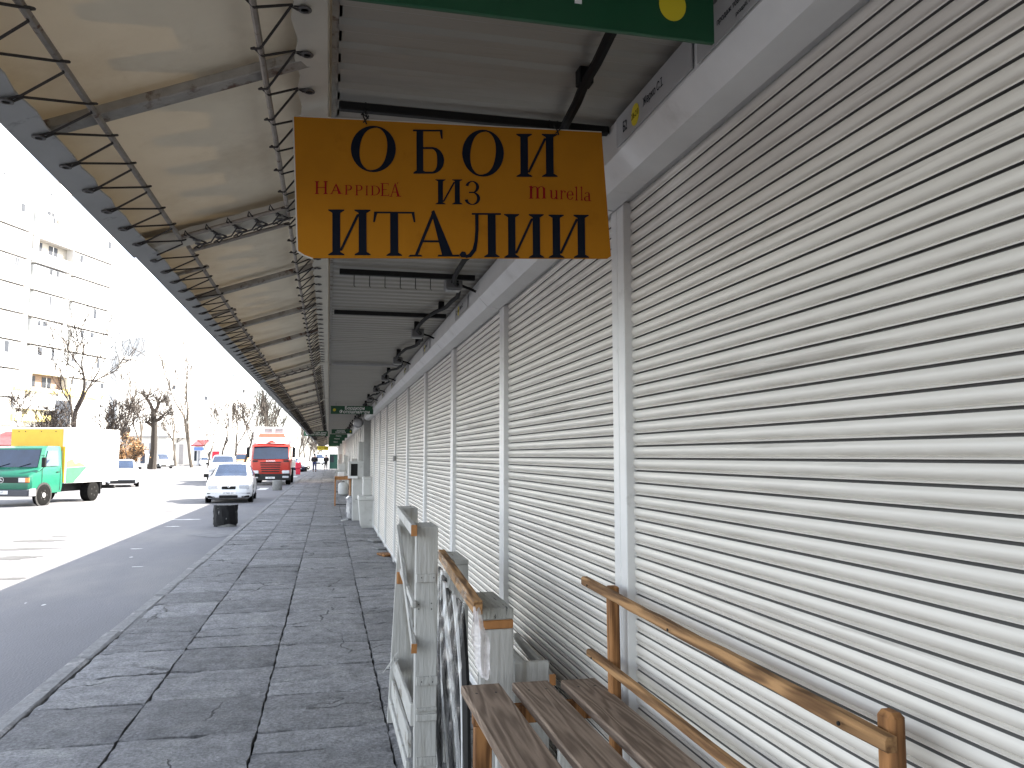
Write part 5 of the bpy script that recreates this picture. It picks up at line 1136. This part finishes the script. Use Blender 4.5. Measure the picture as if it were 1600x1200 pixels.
a = atY(303, 700, 148); q = MB(); q.cbox(0, 1.7, 0, .1, 0, .5, .02); q = q.build('shop_sign', mat('sign_blue', (.12, .22, .55), .5), loc=(a.x, 148, a.z-.4)); tag(q, 'small blue sign on the kiosk right of the white van', 'sign')
a = atY(331, 724, 120); r = empty('advert_banner', (a.x, 120, -.1), 'red and white advertising banner beside the distant small car', 'banner')
b = MB(); b.cbox(0, .95, 0, .12, .3, 2.3, .02); b.build('panel', M_redb, r); b = MB(); b.box(.25, .55, -.02, 0, .9, 1.3); b.box(.5, .8, -.02, 0, 1.6, 1.8); b.build('white_print', M_white, r)
for x in (.1, .8): b = MB(); b.tube([(x, .06, 0), (x, .06, .3)], .04, 6); b.build('leg', M_galv, r)
a = atY(234, 715, 118); b = MB(); b.prism([(0, 0), (.5, .1), (.65, 1.4), (.25, 1.3)], frameM((a.x, 118, 0), (1, 0, 0), (0, 0, 1)), .1); tag(b.build('flag', M_redb), 'narrow red flag leaning by the pollarded trunk', 'flag')
a = atY(215, 715, 112); r = empty('phone_booth', (a.x, 112, -.1), 'white and blue street booth left of the pollarded trunk', 'booth')
b = MB(); b.cbox(0, 1.0, 0, .8, 0, 2.4, .05); b.build('cabin', M_white, r); MB().box(.35, .9, -.02, 0, .7, 2.0).build('window', M_glass, r)
# green kiosk and white board at the far end of the walkway
a = atY(515, 728, 100); r = empty('kiosk', (.15, 99.5, 0), 'green kiosk at the far end of the walkway', 'kiosk')
b = MB(); b.cbox(.0, 1.6, 0, 1.5, 0, 1.75, .02); b.build('cabin', mat('kiosk_green', (.008, .06, .045), .6), r); MB().box(.1, .5, -.02, 0, .8, 1.6).build('window', M_win, r)
b = MB(); b.cbox(-.1, 1.7, -.2, 1.6, 1.75, 1.85, .02); b.build('roof', M_white, r)
a = atY(504, 704, 112); b = MB(); b.cbox(0, .85, 0, .1, 0, .85, .02); tag(b.build('white_board', M_white, loc=(a.x, 112, 1.45)), 'white square board above the people at the end of the walkway', 'board')
# ================================================================ POLES
def pole(u, Y, vtop, rad, label, m=M_white, lean=0, arm=True):
    a = atY(u, 712, Y); t = atY(u, vtop, Y); h = t.z+.1
    r = empty('street_lamp', (a.x, Y, -.12), label, 'street lamp', 'pale street poles')
    b = MB(); b.tube([(0, 0, 0), (0, 0, h*.5), (lean, 0, h)], [rad, rad*.85, rad*.6], 10); b.build('pole', m, r, True)
    if arm: b = MB(); b.tube([(lean, 0, h), (lean+.4, 0, h+.35), (lean+1.2, 0, h+.45)], rad*.4, 6); b.build('arm', m, r); b = MB(); b.cbox(lean+1.1, lean+1.7, -.12, .12, h+.38, h+.5, .03); b.build('lamp_head', M_galv, r)
M_pole = mat('pole_white', (.62, .62, .60), .6)
pole(179, 62, 500, .15, 'white street pole behind the rear of the green lorry', M_pole, arm=False)
pole(358, 72, 590, .13, 'white street pole left of the red truck', M_pole, arm=False)
pole(394, 120, 625, .11, 'thin white pole rising behind the red truck box', M_pole, arm=False)
pole(415, 150, 640, .11, 'second thin pole rising behind the red truck, farther right', M_pole, arm=False)
# ================================================================ TREES
def tree(u, Y, vtop, label, seed, trunk=.16, spread=.5, lean=0, depth=5, m=None, name='bare_tree', group='bare trees along the street', pollard=False, split=.30, nb=3, leaves=0, tw=1.0):
    rnd = random.Random(seed); a = atY(u, 712, Y); t = atY(u, vtop, Y); H = t.z; m = m or M_bark; mr_ = Y*.00030*tw; M_tw = M_twig if m is M_bark else m
    r = empty(name, (a.x, Y, -.12), label, 'tree', group)
    tb = MB(); cb = MB(); tips = []
    def branch(p, d, L_, rad, lev, mb):
        pts = [p]; rs = [rad]; n = 4 if lev < 3 else 3; dd = d.copy()
        for i in range(n):
            dd = (dd+Vector((rnd.uniform(-1, 1), rnd.uniform(-1, 1), rnd.uniform(-.4, .8)))*.16*(1+.4*lev)).normalized()
            p = p+dd*L_/n; pts.append(p); rs.append(max(mr_, rad*(1-.40*(i+1)/n)))
        mb.tube(pts, rs, 6 if lev < 2 else 4 if lev < 3 else 3, cap=False)
        if lev >= depth: tips.append(p); return
        for k in range(nb+(1 if lev in (1, 2) else 0)):
            f = rnd.uniform(.35, 1.0) if k else 1.0; i = min(n-1, int(f*n)); q = pts[i].lerp(pts[min(i+1, n)], f*n-i if f < 1 else 1) if f < 1 else pts[-1]
            a_ = rnd.uniform(0, 2*math.pi); sp = rnd.uniform(.45, 1.0)*spread*(1.4 if k else .5)
            nd = (dd+Vector((math.cos(a_), math.sin(a_), rnd.uniform(-.1, .5)))*sp).normalized()
            branch(q, nd, L_*rnd.uniform(.55, .8), max(mr_, rs[i]*rnd.uniform(.55, .8)), lev+1, cb)
    d = Vector((lean, 0, 1)).normalized()
    if pollard:
        hh = H*.80; pts = [Vector((0, 0, 0)), Vector((.15, 0, hh*.35)), Vector((.1, 0, hh*.7)), Vector((-.1, 0, hh))]; tb.tube(pts, [trunk*1.3, trunk, trunk*.9, trunk*.7], 9)
        for k, (x, z, l_, ax) in enumerate(((-.1, .98, 1.9, -.5), (.1, .8, 1.3, 1.3), (0, .95, 1.4, .4), (.05, .7, 1.0, -1.2))):
            q = Vector((x, 0, hh*z)); e = q+Vector((ax, rnd.uniform(-.3, .3), 1)).normalized()*l_; cb.tube([q, (q+e)/2+Vector((.1, 0, 0)), e], [trunk*.6, trunk*.5, trunk*.45], 7)
            for i in range(26): a_ = rnd.uniform(0, 6.28); dd = Vector((math.cos(a_), math.sin(a_), rnd.uniform(-.2, 1.2))).normalized(); branch(e, dd, rnd.uniform(.6, 1.3), .03, depth-1, cb)
    else: branch(Vector((0, 0, 0)), d, H*split, trunk, 0, tb)
    tb.build('trunk', m, r, True); cb.build('crown', M_tw, r)
    if leaves:
        lb = MB()
        for q in tips*leaves:
            c_ = q+Vector((rnd.gauss(0, .25), rnd.gauss(0, .25), rnd.gauss(0, .25))); s = rnd.uniform(.04, .09); ax = Vector((rnd.gauss(0, 1), rnd.gauss(0, 1), rnd.gauss(0, 1))).normalized(); bx_ = ax.orthogonal().normalized(); cx_ = ax.cross(bx_)
            lb.add([c_-bx_*s, c_+cx_*s, c_+bx_*s, c_-cx_*s], [(0, 1, 2, 3)])
        lb.build('dry_leaves', M_leaf, r)
    return r
tree(110, 56, 488, 'large dark bare tree rising behind the lorry, in front of the apartment block', 11, .19, .62, .10, 5, split=.44, nb=3, tw=.85)
tree(32, 50, 588, 'small bare tree at the far left above the red roof', 5, .09, .8, -.1, 5, split=.38)
tree(58, 52, 600, 'low spreading bare tree above the yellow board of the lorry', 9, .08, .9, .3, 5, split=.40)
tree(150, 60, 590, 'multi branched bare tree just left of the white street pole', 14, .10, .6, .12, 5, split=.34)
tree(166, 64, 605, 'thin bare tree touching the left side of the white street pole', 15, .08, .6, -.05, 5, split=.36)
tree(238, 110, 616, 'thick dark pollarded trunk with stubby limbs', 4, .42, .6, 0, 4, pollard=True, name='pollarded_tree', group=None)
tree(200, 100, 628, 'tan leafed shrub tree between the pole and the pollarded trunk', 21, .10, .9, 0, 5, leaves=2, split=.25, name='leafy_shrub', group='tan leafed shrubs behind the lorry')
tree(190, 104, 664, 'tan leafed low shrub beside the rear of the lorry box', 22, .09, 1.0, 0, 5, leaves=3, split=.22, name='leafy_shrub', group='tan leafed shrubs behind the lorry')
tree(212, 103, 668, 'orange tan shrub touching the pollarded trunk', 23, .09, 1.0, 0, 5, leaves=3, split=.22, name='leafy_shrub', group='tan leafed shrubs behind the lorry')
tree(300, 125, 548, 'tall pale slender bare tree above the white van', 31, .26, .45, 0, 4, m=M_bark2, split=.42, tw=.8)
tree(218, 130, 560, 'tall faint bare tree left of the pollarded trunk', 71, .2, .5, 0, 4, m=M_bark2, split=.42, tw=.8)
tree(275, 140, 590, 'pale bare tree between the pollarded trunk and the tall slender tree', 72, .2, .5, 0, 4, m=M_bark2, split=.42, tw=.8)
tree(262, 160, 640, 'small bare tree right of the pollarded trunk', 33, .14, .8, 0, 4, split=.38, tw=.8)
tree(326, 120, 628, 'pale bare tree above the small distant car', 34, .14, .6, 0, 4, m=M_bark2, split=.4, tw=.8)
tree(345, 118, 610, 'bare tree just left of the pole beside the red truck', 35, .16, .5, .05, 4, split=.42, tw=.8)
tree(366, 95, 588, 'dark bare tree just right of the pole beside the red truck', 36, .17, .5, .06, 5, nb=2, split=.42, tw=.8)
tree(381, 100, 598, 'dark bare tree behind the left edge of the truck box', 37, .17, .5, .12, 5, nb=2, split=.42, tw=.8)
tree(400, 110, 622, 'dense bare tree directly above the truck box', 38, .15, .5, 0, 4, split=.42, tw=.8)
tree(421, 150, 600, 'narrow upright poplar above the red truck', 39, .22, .2, 0, 4, m=M_bark2, split=.44, nb=4, tw=.7)
tree(434, 155, 622, 'second narrow poplar right of the taller one', 40, .2, .22, 0, 4, m=M_bark2, split=.44, nb=4, tw=.7)
for i, (u, v) in enumerate(((448, 676), (457, 668), (467, 662), (476, 668), (484, 672), (491, 676), (499, 684), (507, 690))):
    tree(u, 175+i*9, v, 'distant hazy bare tree, %s from the left in the row beyond the blue car' % ordn[i], 60+i, .2, .3, 0, 4, m=M_bark2, split=.42, nb=3, tw=.7, group='distant bare tree row')
# ================================================================ PEOPLE
def person(loc, rz, label, s=1.0, arms='pockets', trousers=M_jeans):
    r = empty('person', loc, label, 'person', rz=rz)
    def skin(name, V, E, Rr, m, sub=1):
        me = bpy.data.meshes.new(name); me.from_pydata([tuple(Vector(v)*s) for v in V], E, []); me.materials.append(m); o = bpy.data.objects.new(name, me); col.objects.link(o); o.parent = r
        md = o.modifiers.new('skin', 'SKIN'); md.use_smooth_shade = True
        if not me.skin_vertices: me.skin_vertices.new()
        for i, q in enumerate(Rr): me.skin_vertices[0].data[i].radius = (q*s, q*s)
        me.skin_vertices[0].data[0].use_root = True
        sb = o.modifiers.new('sub', 'SUBSURF'); sb.levels = sb.render_levels = sub
        return o
    V = [(0, 0, .95), (0, 0, 1.2), (0, .0, 1.42), (0, -.01, 1.52), (0, -.02, 1.62), (0, -.02, 1.72),
         (.20, 0, 1.40), (.27, .06, 1.16), (.22, -.06, 1.0), (-.20, 0, 1.40), (-.27, .06, 1.16), (-.22, -.06, 1.0),
         (.10, 0, .88), (.11, -.05, .50), (.12, .06, .10), (.12, -.08, .04), (-.10, 0, .88), (-.12, .06, .50), (-.13, .16, .12), (-.13, .04, .04)]
    E_ = [(0, 1), (1, 2), (2, 3), (3, 4), (4, 5), (2, 6), (6, 7), (7, 8), (2, 9), (9, 10), (10, 11), (0, 12), (12, 13), (13, 14), (14, 15), (0, 16), (16, 17), (17, 18), (18, 19)]
    Rr = [.14, .14, .12, .055, .085, .07, .07, .05, .035, .07, .05, .035, .09, .065, .045, .04, .09, .065, .045, .04]
    skin('body', V, E_, Rr, M_skin)
    J = V[:3]+[V[6], V[7], V[8], V[9], V[10], V[11]]
    skin('jacket', [(0, 0, .90), (0, 0, 1.2), (0, 0, 1.44), V[6], V[7], V[8], V[9], V[10], V[11]], [(0, 1), (1, 2), (2, 3), (3, 4), (4, 5), (2, 6), (6, 7), (7, 8)], [.19, .20, .17, .12, .10, .075, .12, .10, .075], M_coat)
    skin('trousers', [(0, 0, .92), V[12], V[13], V[14], V[16], V[17], V[18]], [(0, 1), (1, 2), (2, 3), (0, 4), (4, 5), (5, 6)], [.155, .11, .085, .075, .11, .085, .075], trousers)
    b = MB(); b.lathe([(.02, -.13), (.075, -.10), (.105, 0), (.085, .07), (.03, .10)], 12, (0, 0, 0)); b.build('hair', M_coat, r, True, loc=(0, .01*s, 1.70*s))
    for x, y in ((.12, -.06), (-.13, .06)): b = MB(); b.cbox(x*s-.05, x*s+.05, y*s-.14, y*s+.10, 0, .09, .02); b.build('shoe', M_black, r)
    return r
person((-1.33, 83, 0), R_(180), 'person in a black jacket and blue jeans walking away along the pavement', 1.0)
person((-.25, 97, 0), 0, 'distant person in dark clothes by the green kiosk', .95, trousers=M_coat)
person((-8.5, 66, -.12), 1, 'x', .95) if False else None
